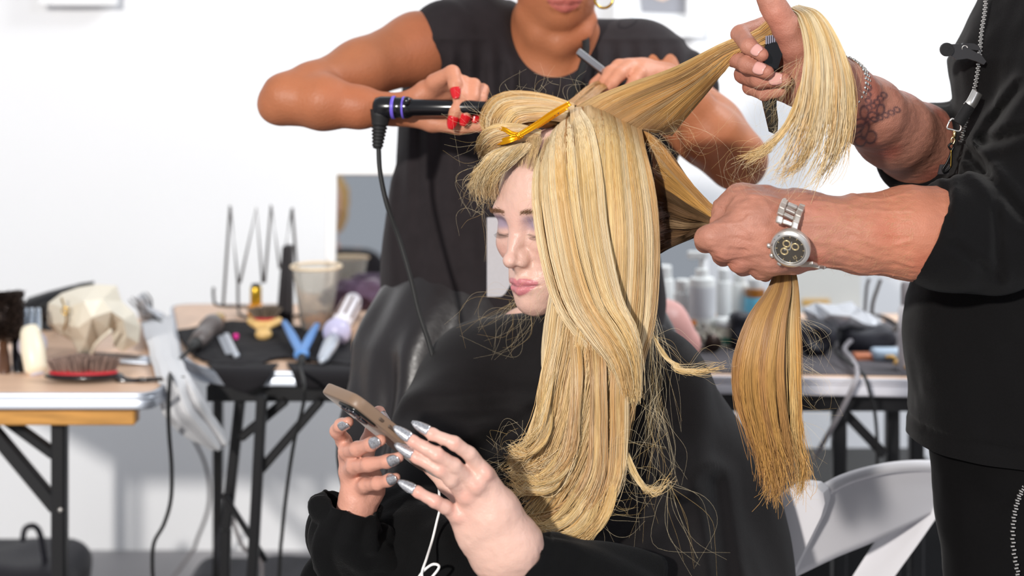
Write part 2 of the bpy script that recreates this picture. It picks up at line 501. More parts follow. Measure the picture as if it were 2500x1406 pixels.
# ================================================================ stylist behind, with curling iron
M_skinB = mat('brown_skin', rough=.48, attr='Col', sss=.10, bump=(260, .0006), spec=.4)
M_black = mat('charcoal_cotton', (40,35,37), rough=.88, sheen=.06, spec=.25, noise=(40,.12), bump=(900,.0004))
M_leather = mat('satin_leather', (40,37,38), rough=.36, noise=(20,.1), bump=(30,.0012))
red_nail = mat('red_nail_polish', (200,18,28), rough=.18, coat=.6)

sty = thing('person', 'woman in black sleeveless top bending behind the blonde, curling iron in her hand', 'person', (P(1300,700,2.0)[0], 2.0, 0))
S = SDF()
HS = Head(P(1366,-172,1.98), (.10,-.80,-.42), side=(1,.12,0), scale=.98)
build_head(S, HS, full=1.12)
# double chin, neck and chest
S.chain([(1355,20,2.0,86),(1350,70,2.03,100),(1345,170,2.08,112)], k=.03)
S.chain([(1285,40,1.99,18),(1315,84,1.978,22),(1366,104,1.974,25),(1418,84,1.978,22),(1440,50,1.99,18)], k=.022, jk=.008)
S.chain([(1150,130,2.08,75),(1350,170,2.08,100),(1540,180,2.07,80)], k=.03)
S.chain([(1340,240,2.08,170),(1260,520,2.08,170),(1230,760,2.06,190)], k=.05)
# arm on the left of the picture
S.chain([(1105,108,2.06,80),(1020,118,1.99,84),(880,170,1.93,70),(760,208,1.87,50),(705,232,1.85,50)], k=.03)
S.chain([(690,245,1.85,50),(672,258,1.85,40)], k=.02)
S.chain([(700,246,1.85,55),(790,250,1.84,66),(880,262,1.835,50),(950,266,1.83,36),(990,262,1.825,31)], k=.018)
# hand on the iron : palm, thumb below, four fingers over it
S.chain([(985,262,1.83,30),(1040,225,1.83,28),(1085,200,1.82,22)], k=.01)
S.chain([(985,262,1.835,28),(1050,238,1.84,26),(1118,212,1.83,22)], k=.01)
S.chain([(1000,262,1.84,26),(1070,250,1.845,24),(1145,222,1.84,20)], k=.01)
S.chain([(975,280,1.83,24),(1055,300,1.815,21),(1120,309,1.80,18),(1172,309,1.79,14)], k=.012, jk=.003)
S.chain([(1060,200,1.815,21),(1104,178,1.80,18.5),(1111,206,1.785,16),(1114,234,1.778,11)], k=.008, jk=.002)
S.chain([(1100,205,1.825,20),(1132,202,1.80,17.5),(1128,236,1.785,17),(1112,270,1.778,16),(1103,302,1.778,12)], k=.005, jk=.002)
S.chain([(1118,212,1.835,19),(1157,208,1.80,17.5),(1154,240,1.787,16.5),(1143,268,1.78,16),(1133,294,1.78,12)], k=.004, jk=.002)
S.chain([(1130,225,1.84,18),(1178,220,1.815,16),(1174,242,1.80,15),(1166,266,1.79,14),(1160,290,1.787,11)], k=.003, jk=.002)
# arm on the right of the picture, folded behind the lifted hair
S.chain([(1540,150,2.06,90),(1620,220,2.03,88),(1730,320,1.98,84),(1795,385,1.95,72)], k=.03)
S.chain([(1800,392,1.95,66),(1740,330,1.93,70),(1680,250,1.92,52),(1625,190,1.91,33)], k=.02)
S.chain([(1625,190,1.91,31),(1570,172,1.90,29),(1535,162,1.89,20)], k=.01)
S.chain([(1625,190,1.91,30),(1560,178,1.89,30),(1512,164,1.885,19)], k=.01)
S.chain([(1600,195,1.90,26),(1570,190,1.88,22),(1560,180,1.875,17)], k=.01)
S.chain([(1512,164,1.885,18.5),(1490,178,1.87,17),(1474,202,1.86,15),(1458,230,1.86,11)], k=.005, jk=.002)
S.chain([(1538,162,1.88,18),(1512,182,1.862,17),(1492,206,1.852,15),(1470,232,1.85,11)], k=.004, jk=.002)
S.chain([(1562,180,1.87,16.5),(1548,200,1.86,15.5),(1532,220,1.855,13),(1515,238,1.853,10)], k=.004, jk=.002)
S.chain([(1590,180,1.92,22),(1530,170,1.93,18),(1480,182,1.90,16),(1450,205,1.885,13)], k=.008, jk=.003)
V, Q = S.mesh(.0027)
pxx, pyy = px_of(V)
V, Q = coarsen(V, Q, ((pyy > 200) & (V[:,1] > 2.0) & (pxx > 1075) & (pxx < 1600)) | (pyy < -60), .010)
col = face_colors(HS, V, skin_col(V, (172,108,74), .06, .10, 25), (176,96,88), None, (50,35,28))
pink = np.clip(((V-P(1120,240,1.8))**2).sum(1)*-1/.006+1, 0, 1)+np.clip(((V-P(1520,190,1.88))**2).sum(1)*-1/.006+1, 0, 1)
col += (np.array(lin((214,150,122)))-col)*np.clip(pink, 0, 1)[:,None]*.8
obj('body', (V, Q), M_skinB, sty, col=col)
for A, B_, n in [((1111,206,1.785,16),(1114,234,1.778,11),(-.1,-1,.15)), ((1112,270,1.778,16),(1103,302,1.778,12),(0,-1,-.1)),
              ((1143,268,1.78,16),(1133,294,1.78,12),(0,-1,-.1)), ((1166,266,1.79,14),(1160,290,1.787,11),(0,-1,-.1))]:
    obj('fingernail', nail(P(*A[:3]), P(*B_[:3]), A[3]*1.79/F, B_[3]*1.79/F, n, over=.55, start=.42, wid=62), red_nail, sty, label='red painted fingernail')
# top
S = SDF()
S.chain([(1150,95,2.07,112),(1330,175,2.085,120),(1560,165,2.07,108),(1645,215,2.045,102)], k=.05)
S.chain([(1092,96,2.00,98),(1150,98,2.035,114)], k=.03)
S.chain([(1180,290,2.10,205),(1290,300,2.11,215),(1440,300,2.10,215)], k=.08)
S.chain([(1205,430,2.10,215),(1330,430,2.11,220)], k=.08)
S.chain([(1190,560,2.09,215),(1330,560,2.09,220)], k=.08)
S.chain([(1180,690,2.08,225),(1340,700,2.08,230)], k=.08)
S.chain([(1220,760,2.06,235),(1380,790,2.07,240)], k=.05)
S.ell(P(1352,30,1.97), (.068,.085,.086), k=.012, op='s')        # neck opening
# arm opening
S.chain([(948,118,1.97,100),(860,160,1.93,110)], k=.006, op='s')
def pleat(X):
    pxx = CX+X[:,0]/X[:,1]*F; pyy = HZ+(ZC-X[:,2])/X[:,1]*F
    w = np.clip((pyy-95)/60, 0, 1)*np.clip((620-pyy)/300, .25, 1)
    ph = pxx/7.5+3.0*vnoise(X, 9, 1, 1, .35)
    seam = .0022*np.exp(-((pyy-95)/7)**2)
    plac = .0025*np.exp(-((pxx-1252-6*np.sin(pyy/90))/13)**4)
    big = .009*vnoise(X, 13, 1.2, 1, .5)*np.clip((pyy-150)/200, 0, 1)+.006*vnoise(X+3, 22, 1, 1, .6)*np.clip((pyy-300)/200, 0, 1)
    neck = np.clip(((((X-P(1352,30,1.97))/np.array([.078,.095,.096]))**2).sum(1)-1)/.35, 0, 1)
    return (.0042*np.sin(ph)*w+seam+plac+big)*neck
V, Q = S.mesh(.0038, pleat, .016)
obj('top', (V, Q), M_black, sty)
# skirt
S = SDF()
S.chain([(1180,690,2.06,205),(1160,860,2.05,270),(1160,1100,2.03,300),(1180,1400,2.0,320)], k=.05)
S.chain([(1330,700,2.08,205),(1360,860,2.07,260),(1380,1100,2.07,290),(1380,1400,2.05,320)], k=.08)
def skf(X):
    a = np.arctan2(X[:,0]-P(1260,900,2.05)[0], -(X[:,1]-2.1)); z = X[:,2]
    w = np.clip((1.0-z)/.22, .12, 1)
    return w*(.013*np.sin(a*9+1.0+2.2*vnoise(X, 5))+.006*np.sin(a*21+3*vnoise(X, 8)))
V, Q = S.mesh(.0056, skf, .02)
keep = V[Q].mean(1)[:,2] > .38
obj('skirt', (V, Q[keep]), M_leather, sty, label='dark satin-leather skirt')
S = SDF()
for x0 in (1190,1360): S.cone((P(x0,900,2.08)[0],2.08,.5), (P(x0,900,2.1)[0],2.10,.12), .075, .05)
for x0 in (1190,1360):
    x = P(x0,900,2.1)[0]; S.cone((x,2.10,.12), (x,2.10,.06), .048, .045, .01); S.cone((x,2.08,.045), (x,1.93,.035), .04, .033, .02)
obj('boots', S.mesh(.010), mat('black_boot_leather', (25,24,24), .5), sty, label='black boots')
# belt of red cord, lanyard strap, badge, earring
obj('belt', tube([P(1108,762,1.928), P(1150,784,1.920), P(1200,808,1.915), P(1250,828,1.915), P(1300,840,1.92)], [.003,.006,.008,.009,.009], 8, 24, flat=.4), mat('red_cord', (120,14,24), .6), sty, label='red waist trim')
def strap(pts, w, name, parent, m, th=.0015, up=(0,-1,0)):
    q = spline(np.array([P(*p) for p in pts]), 26); T = np.gradient(q, axis=0)
    sd = np.array([nrm(np.cross(t, up)) for t in T])
    return obj(name, gridm(np.stack([q-sd*w/2, q+sd*w/2], 1), th), m, parent)
S2 = SDF()
strap([(1420,60,1.985),(1430,100,1.965),(1428,140,1.955),(1412,190,1.945),(1395,240,1.94),(1370,330,1.935),(1335,440,1.93),(1300,515,1.925)], .0105, 'lanyard_strap', sty, mat('black_webbing', (22,21,22), .8, bump=(900,.0005)))
sh = thing('badge', 'light grey card badge hanging on the black lanyard behind the blonde\'s face', 'badge', P(1262,720,1.915))
obj('card', boxv(P(1262,628,1.915), (.0806,.002,.107), bev=.0008), mat('badge_card', (196,194,198), .5, noise=(400,.03)), sh, smooth=False)
obj('badge_clip', boxv(P(1262,524,1.915), (.012,.004,.010), bev=.001), mat('steel', (190,190,190), .25, 1), sh, smooth=False)
ear = P(1474,-3,1.935)
th_ = np.linspace(0, 2*pi, 33)
er = obj('earring', tube([ear+.0125*np.array([cos(t), .25*sin(t)*0+.15*cos(t), sin(t)]) for t in th_], .0019, 8, closed=True), mat('gold', (232,190,90), .22, 1), None,
   label='small gold hoop earring below the standing woman\'s ear', cat='earring')
# curling iron
MI = mat('black_gloss_plastic', (16,15,18), .22, coat=.3); ML = mat('lavender_plastic', (112,92,205), .35); MR = mat('black_rubber', (30,30,30), .6)
ir = thing('curling_iron', 'black curling iron with purple rings held over the blonde\'s head', 'curling iron', P(930,265,1.80))
a0 = P(912,262,1.800); a1 = P(1215,264,1.775); dr = nrm(a1-a0); L = np.linalg.norm(a1-a0)
u = L/303.
obj('handle', comb(lathe([(.0,-3*u),(15*u,0),(24*u,6*u),(27*u,18*u),(27*u,52*u),(25*u,58*u),(25*u,66*u),(26*u,75*u),(27*u,84*u),(24*u,92*u),(20.5*u,98*u),(20*u,190*u),(20*u,240*u),(17*u,255*u),(15*u,300*u)], a0, dr, 28)), MI, ir)
obj('ring', lathe([(27.3*u,46*u),(28.2*u,48*u),(28.2*u,52*u),(27.3*u,54*u)], a0, dr, 28), ML, ir, label='purple ring')
obj('ring', lathe([(25.3*u,72*u),(27*u,73*u),(27.2*u,76*u),(26*u,78*u)], a0, dr, 28), ML, ir, label='purple ring')
el = P(930,275,1.80)
prof = [(27*u,-6*u),(24*u,8*u),(21*u,22*u)]
for i in range(7):
    y = 26*u+i*8.5*u; r = (20-i*1.1)*u; prof += [(r,y),(r,y+4.6*u),(r*.82,y+5*u),(r*.82,y+8*u)]
prof += [(11*u,86*u),(5*u,88*u)]
obj('strain_relief', lathe(prof, el, nrm(P(922,355,1.80)-el), 20), MR, ir)
obj('barrel', lathe([(0,290*u),(12*u,292*u),(12*u,330*u),(12*u,460*u),(9*u,466*u)], a0, dr, 24), mat('gold_barrel', (214,176,92), .2, 1), ir)
obj('swivel_knob', ellv(a0+dr*84*u+np.array([0,-.012,.008]), (.005,.005,.006)), MI, ir)
cp = [P(*q) for q in [(924,352,1.80),(928,420,1.79),(945,500,1.78),(975,585,1.78),(1003,680,1.77),(1022,760,1.76),(1045,830,1.75),(1062,890,1.745),(1080,960,1.76),(1100,1050,1.80),(1090,1200,1.82)]]
obj('power_cord', tube(cp, .0031, 8, 60), MR, ir)
# flat metal clip held in her other hand
cl = thing('sectioning_clip', 'flat steel clip pinched in the standing woman\'s raised hand', 'hair clip', P(1440,150,1.87))
q0 = P(1410,124,1.86); q1 = P(1490,186,1.875); dd = nrm(q1-q0); R3 = np.column_stack([dd, nrm(np.cross((0,-1,.3), dd)), nrm(np.cross(dd, nrm(np.cross((0,-1,.3), dd))))])
obj('upper_arm', boxv((q0+q1)/2, (np.linalg.norm(q1-q0), .0095, .003), R3, .001), mat('steel', (190,190,190), .25, 1), cl, smooth=False)
obj('lower_arm', boxv((q0+q1)/2+R3[:,2]*-.005+dd*.004, (np.linalg.norm(q1-q0)*.95, .0095, .002), R3, .0008), mat('dark_steel', (90,88,86), .35, 1), cl, smooth=False)
# ================================================================ man at the right, hairdresser
M_skinM = mat('ruddy_skin', rough=.46, attr='Col', sss=.08, bump=(620, .0006), spec=.45)
M_jack = mat('black_jersey', (12,11,12), rough=.9, sheen=.06, spec=.2, noise=(500,.10), bump=(1300,.0005))
M_steel = mat('bright_steel', (226,222,216), .34, .9)
man = thing('person', 'man in black zip jacket at the right edge holding two sections of blonde hair', 'person', (P(2650,700,1.65)[0], 1.65, 0))
S = SDF()
HM = Head((P(2650,0,1.65)[0], 1.62, 1.63), (-.85,-.1,-.35), scale=1.05)
build_head(S, HM, full=1.1)
S.cone((.70,1.66,1.55), (.71,1.68,1.42), .062, .068, .02)
S.cone((.66,1.50,1.38), (.74,1.88,1.38), .07, .07, .03)
# lower arm with the watch
S.chain([(2560,540,1.52,110),(2420,575,1.50,112),(2320,572,1.49,112),(2220,568,1.485,110),(2100,572,1.48,92),(2010,566,1.478,78),(1950,562,1.475,72)], k=.02)
S.chain([(2560,540,1.52,110),(2680,200,1.56,130)], k=.03)
S.chain([(1950,520,1.485,44),(1930,600,1.48,52)], k=.03)
# fist : back of the hand, knuckles, curled fingers, thumb
for (kx, ky, kY, r, wx, wy) in ((1738,578,1.452,33,1935,540), (1768,606,1.455,32,1930,565), (1808,632,1.462,30,1925,590), (1856,650,1.470,27,1925,615)):
    S.chain([(wx,wy,1.478,46),((wx+kx)/2-8,(wy+ky)/2-4,1.462,42),(kx,ky,kY,r)], k=.012, jk=.006)
S.chain([(1850,540,1.47,70)], k=.02)
S.chain([(1720,582,1.458,26),(1722,592,1.492,24),(1770,585,1.515,21),(1800,560,1.51,17)], k=.006, jk=.003)
S.chain([(1760,612,1.460,25),(1765,624,1.492,24),(1800,612,1.515,21),(1830,585,1.515,17)], k=.006, jk=.003)
S.chain([(1806,640,1.465,25),(1815,650,1.495,23),(1845,630,1.515,20),(1860,600,1.515,16)], k=.006, jk=.003)
S.chain([(1858,656,1.472,23),(1868,664,1.498,21),(1890,640,1.512,18),(1895,615,1.512,15)], k=.006, jk=.003)
S.chain([(1930,520,1.49,48),(1870,492,1.492,36),(1806,485,1.495,30),(1768,512,1.488,25),(1752,542,1.478,20)], k=.014, jk=.004)
S.chain([(1815,488,1.482,32),(1838,520,1.472,34)], k=.018)
# raised arm with tattoo
S.chain([(2560,340,1.92,90),(2420,390,1.84,92),(2300,392,1.75,102),(2240,352,1.69,98),(2180,318,1.63,92),(2120,272,1.57,82),(2070,236,1.53,72),(2035,214,1.515,68)], k=.02)
S.chain([(2035,214,1.515,66),(1985,180,1.51,70),(1950,150,1.515,58)], k=.02)
S.chain([(2010,235,1.525,50),(1950,222,1.53,36),(1880,215,1.53,26)], k=.015)
S.chain([(1985,150,1.50,45),(1945,110,1.49,42),(1922,70,1.483,34),(1897,30,1.48,31),(1880,2,1.48,28),(1868,-14,1.48,22)], k=.012, jk=.005)
for m in [[(1950,120,1.535,34),(1885,58,1.535,25),(1808,84,1.505,23),(1828,112,1.482,20.5),(1860,134,1.47,16.5)],
          [(1950,150,1.54,34),(1860,110,1.55,25),(1792,140,1.515,23),(1825,158,1.488,22),(1872,176,1.472,17.5)],
          [(1955,180,1.54,34),(1870,165,1.555,25),(1815,182,1.525,22),(1855,194,1.493,22),(1916,194,1.475,17)],
          [(1960,210,1.54,32),(1890,205,1.555,22),(1832,212,1.53,19),(1866,228,1.505,18),(1905,222,1.49,15)]]:
    S.chain(m, k=.005, jk=.0025)
def veins(X):
    pxx = CX+X[:,0]/X[:,1]*F; pyy = HZ+(ZC-X[:,2])/X[:,1]*F
    on = (pxx > 1740) & (pxx < 2230) & (pyy > 450)
    n = vnoise(X+2, 42, .45, 1, 1.6); v = np.exp(-(n/.10)**2)*.0011
    c = .0007*vnoise(X, 210, .5, 1, 1.5)
    return np.where(on, v+c, c*.6)
V, Q = S.mesh(.0018, veins, .003)
pxx, pyy = px_of(V)
V, Q = coarsen(V, Q, (pxx > 2345) | ((pxx > 2270) & (V[:,1] > 1.72)), .010)
col = skin_col(V, (178,122,102), .14, .34, 55)
pxx, pyy = px_of(V)
# ink of the tattoo: chain links, a small bow and an infinity loop
def ink(cx, cy, rx, ry, w, rot=0):
    dx, dy = pxx-cx, pyy-cy; x = dx*cos(rot)+dy*sin(rot); y = -dx*sin(rot)+dy*cos(rot)
    q = np.sqrt((x/rx)**2+(y/ry)**2); return np.exp(-((q-1)*min(rx, ry)/w)**2)
front = (V[:,1] < 1.66) & (pxx > 2040) & (pxx < 2230) & (pyy > 150) & (pyy < 380)
tt = np.zeros(len(V))
for x, y in [(2190,268),(2176,275),(2162,281),(2148,287),(2134,292),(2122,262),(2120,246),(2119,230),(2120,214),(2150,240),(2141,250),(2132,258),(2158,232)]:
    tt = np.maximum(tt, ink(x, y, 7.5, 5.5, 2.2, rot=.4))
for x, y, rx, ry, r in [(2100,345,13,12,0),(2126,335,13,15,.4),(2112,318,8,20,.3),(2098,300,16,9,-.4),(2132,285,14,10,.6),(2090,318,20,8,-.6),(2150,268,9,13,.2),(2110,275,10,16,0)]:
    tt = np.maximum(tt, ink(x, y, rx, ry, 2.8, r))
tt = tt*front*.82
col += (np.array(lin((70,58,66)))-col)*tt[:,None]
warm = np.clip((pxx-1980)/200, 0, 1)*(pyy > 440)*(pyy < 720)
col += (np.array(lin((196,118,82)))-col)*(warm*.45)[:,None]
obj('body', (V, Q), M_skinM, man, col=np.clip(col, 0, 1))
M_nail = mat('bare_nail', (214,160,150), .3, coat=.3)
for A, B_ in [((1828,112,1.482,20.5),(1860,134,1.47,16.5)), ((1825,158,1.488,22),(1872,176,1.472,17.5)), ((1855,194,1.493,22),(1916,194,1.475,17))]:
    obj('fingernail', nail(P(*A[:3]), P(*B_[:3]), A[3]*1.48/F, B_[3]*1.48/F, (-.1,-1,.12), over=.05, start=.52, wid=50, point=.35), M_nail, man)
# arm hair
def arm_hair():
    Vs = V[(pxx > 1990) & (pxx < 2240) & (pyy > 450) & (pyy < 700) & (V[:,1] < 1.49)]
    k = rng.choice(len(Vs), 750); X = Vs[k].astype(float); G = S.grad(X.astype(np.float32)); G /= np.linalg.norm(G, axis=1, keepdims=True)
    d = np.array([-.75,-.1,-.25])+rng.normal(0,.45,(750,3)); d = d-G*(d*G).sum(1,keepdims=True)*.75; d /= np.linalg.norm(d, axis=1, keepdims=True)
    L = rng.uniform(.005,.011,750)[:,None]
    q = np.stack([X, X+d*L*.5+G*.0010, X+d*L+G*.0006], 1)
    s = np.cross(d, G); s /= np.linalg.norm(s, axis=1, keepdims=True); w = .00007
    W = np.stack([q-s[:,None]*w, q+s[:,None]*w*.6], 2).reshape(-1, 3)   # (n,3,2)
    b = np.arange(750)*6
    Fq = np.vstack([np.column_stack([b, b+1, b+3, b+2]), np.column_stack([b+2, b+3, b+5, b+4])])
    obj('arm_hair', (W, Fq), mat('arm_hair', (205,165,120), .5), man, kind='stuff')
arm_hair()
# jacket : one child mesh for trunk and both sleeves
S = SDF()
S.chain([(2705,130,1.66,300),(2695,420,1.66,345),(2640,800,1.66,400),(2655,1080,1.66,395)], k=.05)
S.chain([(2580,190,1.64,130),(2580,420,1.62,225),(2480,560,1.63,190),(2430,830,1.63,190),(2440,1080,1.63,200)], k=.05)
S.cone(P(2620,-90,1.66), P(2640,120,1.66), .095, .15, .03)
S.chain([(2500,1095,1.64,272),(2800,1095,1.66,300)], k=.02)
J = S
J.chain([(2690,120,1.55,165),(2600,330,1.53,150),(2520,540,1.515,142),(2430,570,1.50,138),(2330,572,1.49,128),(2285,570,1.487,126)], k=.03)
J.chain([(2640,200,1.92,160),(2480,370,1.88,135),(2340,392,1.79,130),(2262,376,1.71,122)], k=.03)
# cut the cuffs flat, hollow them a little
wd = nrm(P(1950,562,1.475)-P(2320,572,1.49))
J.ell(P(2246,560,1.485)+wd*.062, (.062,.20,.20), np.column_stack([nrm(wd+np.array([0,0,.42])), (0,1,0), nrm(np.cross(nrm(wd+np.array([0,0,.42])), (0,1,0)))]), k=.003, op='s')
wd2 = nrm(np.array([-1,-.30,.35]))
fr = frame_of(wd2)
J.ell(P(2226,352,1.67)+wd2*.075, (.12,.12,.075), np.column_stack(fr), k=.003, op='s')
def fold(X):
    pxx = CX+X[:,0]/X[:,1]*F; pyy = HZ+(ZC-X[:,2])/X[:,1]*F
    d = .006*vnoise(X, 16, 1, 1, .7)+.0015*vnoise(X+7, 45)
    slv = (X[:,1] < 1.60)*np.clip((pxx-2280)/60, 0, 1)*(pyy < 720)
    # drawn creases of the near sleeve
    for (x0,y0,x1,y1,w,a) in ((2312,420,2320,560,9,.005),(2365,375,2500,530,13,.009),(2400,350,2500,320,12,.008),(2430,480,2440,660,10,.004),(2330,600,2440,680,10,.004),(2395,340,2490,215,11,.006)):
        vx, vy = x1-x0, y1-y0; L2 = vx*vx+vy*vy; t = np.clip(((pxx-x0)*vx+(pyy-y0)*vy)/L2, 0, 1)
        dist = np.hypot(pxx-x0-t*vx, pyy-y0-t*vy); d = d-slv*a*np.exp(-(dist/w)**2)+slv*a*.5*np.exp(-((dist-2.2*w)/w)**2)
    hem = .004*np.exp(-((X[:,2]-P(0,1092,1.5)[2]))**2/.000008)
    d = d+np.where(X[:,2] < .87, -.003*np.exp(-((X[:,2]-.868)/.004)**2), 0)
    return d
V, Q = J.mesh(.0040, fold, .014)
c = V[Q].mean(1)
obj('jacket', (V, Q[(c[:,2] > P(0,1124,1.55)[2])]), M_jack, man, label='black zip jacket')
VJ = V; 
zj = SDF(); zj.p = [p for p in J.p]
# trousers
S = SDF()
S.chain([(2610,1080,1.66,330),(2560,1240,1.66,250)], k=.05)
S.chain([(2480,1130,1.62,190),(2475,1240,1.62,165),(2480,1420,1.62,165)], k=.05)
S.cone(P(2480,1420,1.62), (.56,1.60,.12), .077, .055, .02)
S.chain([(2740,1100,1.72,190),(2760,1420,1.74,165)], k=.05)
S.cone(P(2760,1420,1.74), (.74,1.76,.12), .08, .055, .02)
V, Q = S.mesh(.007, lambda X: .005*vnoise(X, 14, 1, 1, .6)+.002*vnoise(X, 40), .01)
obj('trousers', (V, Q), mat('black_trouser', (11,10,11), .88, sheen=.04, spec=.15, noise=(300,.1)), man)
S = SDF()
for x, y in ((.56,1.60),(.74,1.76)): S.cone((x,y,.05), (x-.18,y-.02,.045), .05, .04, .02)
obj('shoes', S.mesh(.010), mat('black_boot_leather', (25,24,24), .5), man)

def on_surface(S_, px, py, Y0=.9, Y1=2.4, extra=.0015):
    """first hit of the view ray through (px,py) on a modelled body, so worn pieces sit on it"""
    Ys = np.linspace(Y0, Y1, 1500); X = np.array([P(px, py, y) for y in Ys], np.float32)
    v = S_.value(X); h = np.nonzero(v < extra)[0]
    return P(px, py, Ys[h[0]]) if len(h) else None
# zips (teeth are individual little blocks joined as one part)
def zipper(pts, name, parent, w=.0032, n=60, pitch=.0023, label=None):
    q = np.array(pts); L = np.linalg.norm(np.diff(q, axis=0), axis=1).sum(); k = int(L/pitch)
    s = spline(q, k); T = np.gradient(s, axis=0); parts = []
    for i in range(k):
        t = nrm(T[i]); a = nrm(np.cross(t, (0,-1,0))); b = np.cross(t, a)
        parts.append(boxv(s[i]+a*(.0006 if i % 2 else -.0006), (w, .0022, .0014), np.column_stack([a, b, t])))
    return obj(name, comb(*parts), M_steel, parent, smooth=False, label=label, kind='stuff')
zp = []
for px_, py_ in [(2408,-20),(2404,30),(2396,80),(2392,130),(2386,180),(2376,230),(2360,290),(2345,345)]:
    zp.append(P(px_, py_, 1.60))
zo = zipper(zp, 'zip_teeth', man, label='steel zip teeth down the jacket front')
q = [P(x, y, 1.53) for x, y in [(2520,1165),(2496,1195),(2482,1230),(2474,1275),(2473,1330),(2482,1385),(2490,1430)]]
zipper(q, 'zip_teeth', man, w=.0042, pitch=.0032, label='steel zip teeth on the trouser pocket')
# placket tape beside the zip
# shark clip on the jacket edge
cp_ = thing('shark_clip', 'black plastic hair clip fastened on the man\'s jacket zip', 'hair clip', P(2340,150,1.585))
MP = mat('black_matte_plastic', (44,43,45), .45)
def pxprism(pts, Y, th, m, name, parent, bev=None, label=None):
    return obj(name, prism([P(x, y, Y) for x, y in pts], (0, th, 0)), m, parent, smooth='auto', label=label)
Rp = lathe([(.0,-.002),(.0075,-.0015),(.0078,.002),(.0,.003)], P(2312,121,1.578), (0,1,0), 20)
obj('thumb_pad', Rp, mat('ribbed_black_plastic', (40,40,42), .5, bump=(1500,.0015)), cp_, smooth='auto')
pxprism([(2322,108),(2345,107),(2372,122),(2396,134),(2408,150),(2402,158),(2385,150),(2362,143),(2336,146),(2322,136)], 1.580, .008, MP, 'jaw', cp_)
pxprism([(2342,118),(2352,105),(2378,106),(2390,112),(2396,124),(2380,122),(2362,120)], 1.590, .006, MP, 'lever', cp_)
obj('spring', tube([P(2356,118,1.579)+np.array([.003*cos(t), .0004*t, .003*sin(t)]) for t in np.linspace(0, 18, 60)], .0005, 5), M_steel, cp_)
# lanyard with swivel hook
la = thing('lanyard', 'black lanyard with steel swivel hook hanging at the man\'s chest', 'lanyard', P(2320,420,1.56))
strapM = mat('black_webbing', (22,21,22), .8, bump=(900,.0005))
strap([(2385,225,1.575),(2372,250,1.57),(2362,262,1.57)], .012, 'crimp', la, M_steel, .002)
strap([(2366,258,1.57),(2352,280,1.568),(2338,302,1.567)], .0125, 'webbing', la, strapM, .003)
DR = [P(2318,296,1.567), P(2312,312,1.567), P(2322,316,1.567), P(2342,320,1.567), P(2346,308,1.567), P(2338,298,1.567), P(2326,290,1.567), P(2318,296,1.567)]
obj('ring', tube(DR, .0011, 8, 40), M_steel, la)
obj('swivel', comb(lathe([(.0012,0),(.0022,.002),(.0022,.006),(.001,.008)], P(2330,320,1.567), (0,0,-1), 12), tube([P(2326,334,1.567), P(2322,342,1.567), P(2326,352,1.567), P(2331,342,1.567), P(2326,334,1.567)], .001, 8, 24)), mat('brass', (214,190,140), .3, 1), la)
obj('hook', tube([P(2326,348,1.567), P(2316,356,1.567), P(2322,370,1.567), P(2312,396,1.567), P(2302,412,1.567), P(2306,420,1.567), P(2322,405,1.567), P(2322,375,1.567), P(2328,358,1.567)], .0012, 8, 50), mat('black_metal', (30,30,30), .35, .6), la)
obj('chain', tube([P(2322,366,1.566), P(2322,385,1.566), P(2321,410,1.566)], .0007, 6, 12), mat('gold', (232,190,90), .22, 1), la)
pxprism([(2296,402),(2320,401),(2316,425),(2290,425)], 1.572, .003, mat('smoke_plastic', (60,58,60), .3), 'card_holder', la)
# ---- comb in raised hand
cb = thing('comb', 'black plastic comb gripped in the man\'s raised fist', 'comb', P(1888,320,1.50))
MC = mat('black_gloss_plastic', (16,15,18), .22, coat=.3)
pxprism([(1868,112),(1884,104),(1912,100),(1915,112),(1908,140),(1899,168),(1888,170),(1872,165),(1862,140)], 1.484, .010, MC, 'spine', cb)
pxprism([(1866,152),(1898,160),(1896,168),(1868,162)], 1.480, .003, MC, 'ridge', cb)
pxprism([(1872,168),(1897,170),(1896,262),(1900,292),(1899,318),(1890,327),(1880,322),(1866,262),(1860,232)], 1.505, .008, mat('dark_tortoise_plastic', (38,36,32), .3, coat=.2, noise=(60,.3)), 'handle', cb)
for i in range(7): obj('tooth', boxv(P(1870+i*5,98-i*.8,1.488), (.0013,.006,.009), bev=.0003), mat('clear_grip', (150,150,165), .15, spec=.8), cb, smooth=False)
# ---- bracelet : beads in two rings round the wrist
br = thing('bracelet', 'silver beaded bracelet on the man\'s raised tattooed wrist', 'bracelet', P(2075,240,1.52))
ax = nrm(P(2120,272,1.57)-P(2035,214,1.515)); fa, fb, _ = frame_of(ax); cc = P(2045,216,1.52)
for k in range(3):
    parts = []
    for i in range(40):
        t = 2*pi*i/40; r = .0345
        parts.append(ellv(cc+ax*(.0045*(k-1)+.0012*sin(3*t))+r*(fa*cos(t)+fb*sin(t)), (.0021,)*3, n=8, m=6))
    obj('bead_strand', comb(*parts), mat('bright_silver', (225,222,215), .15, 1), br, kind='stuff')
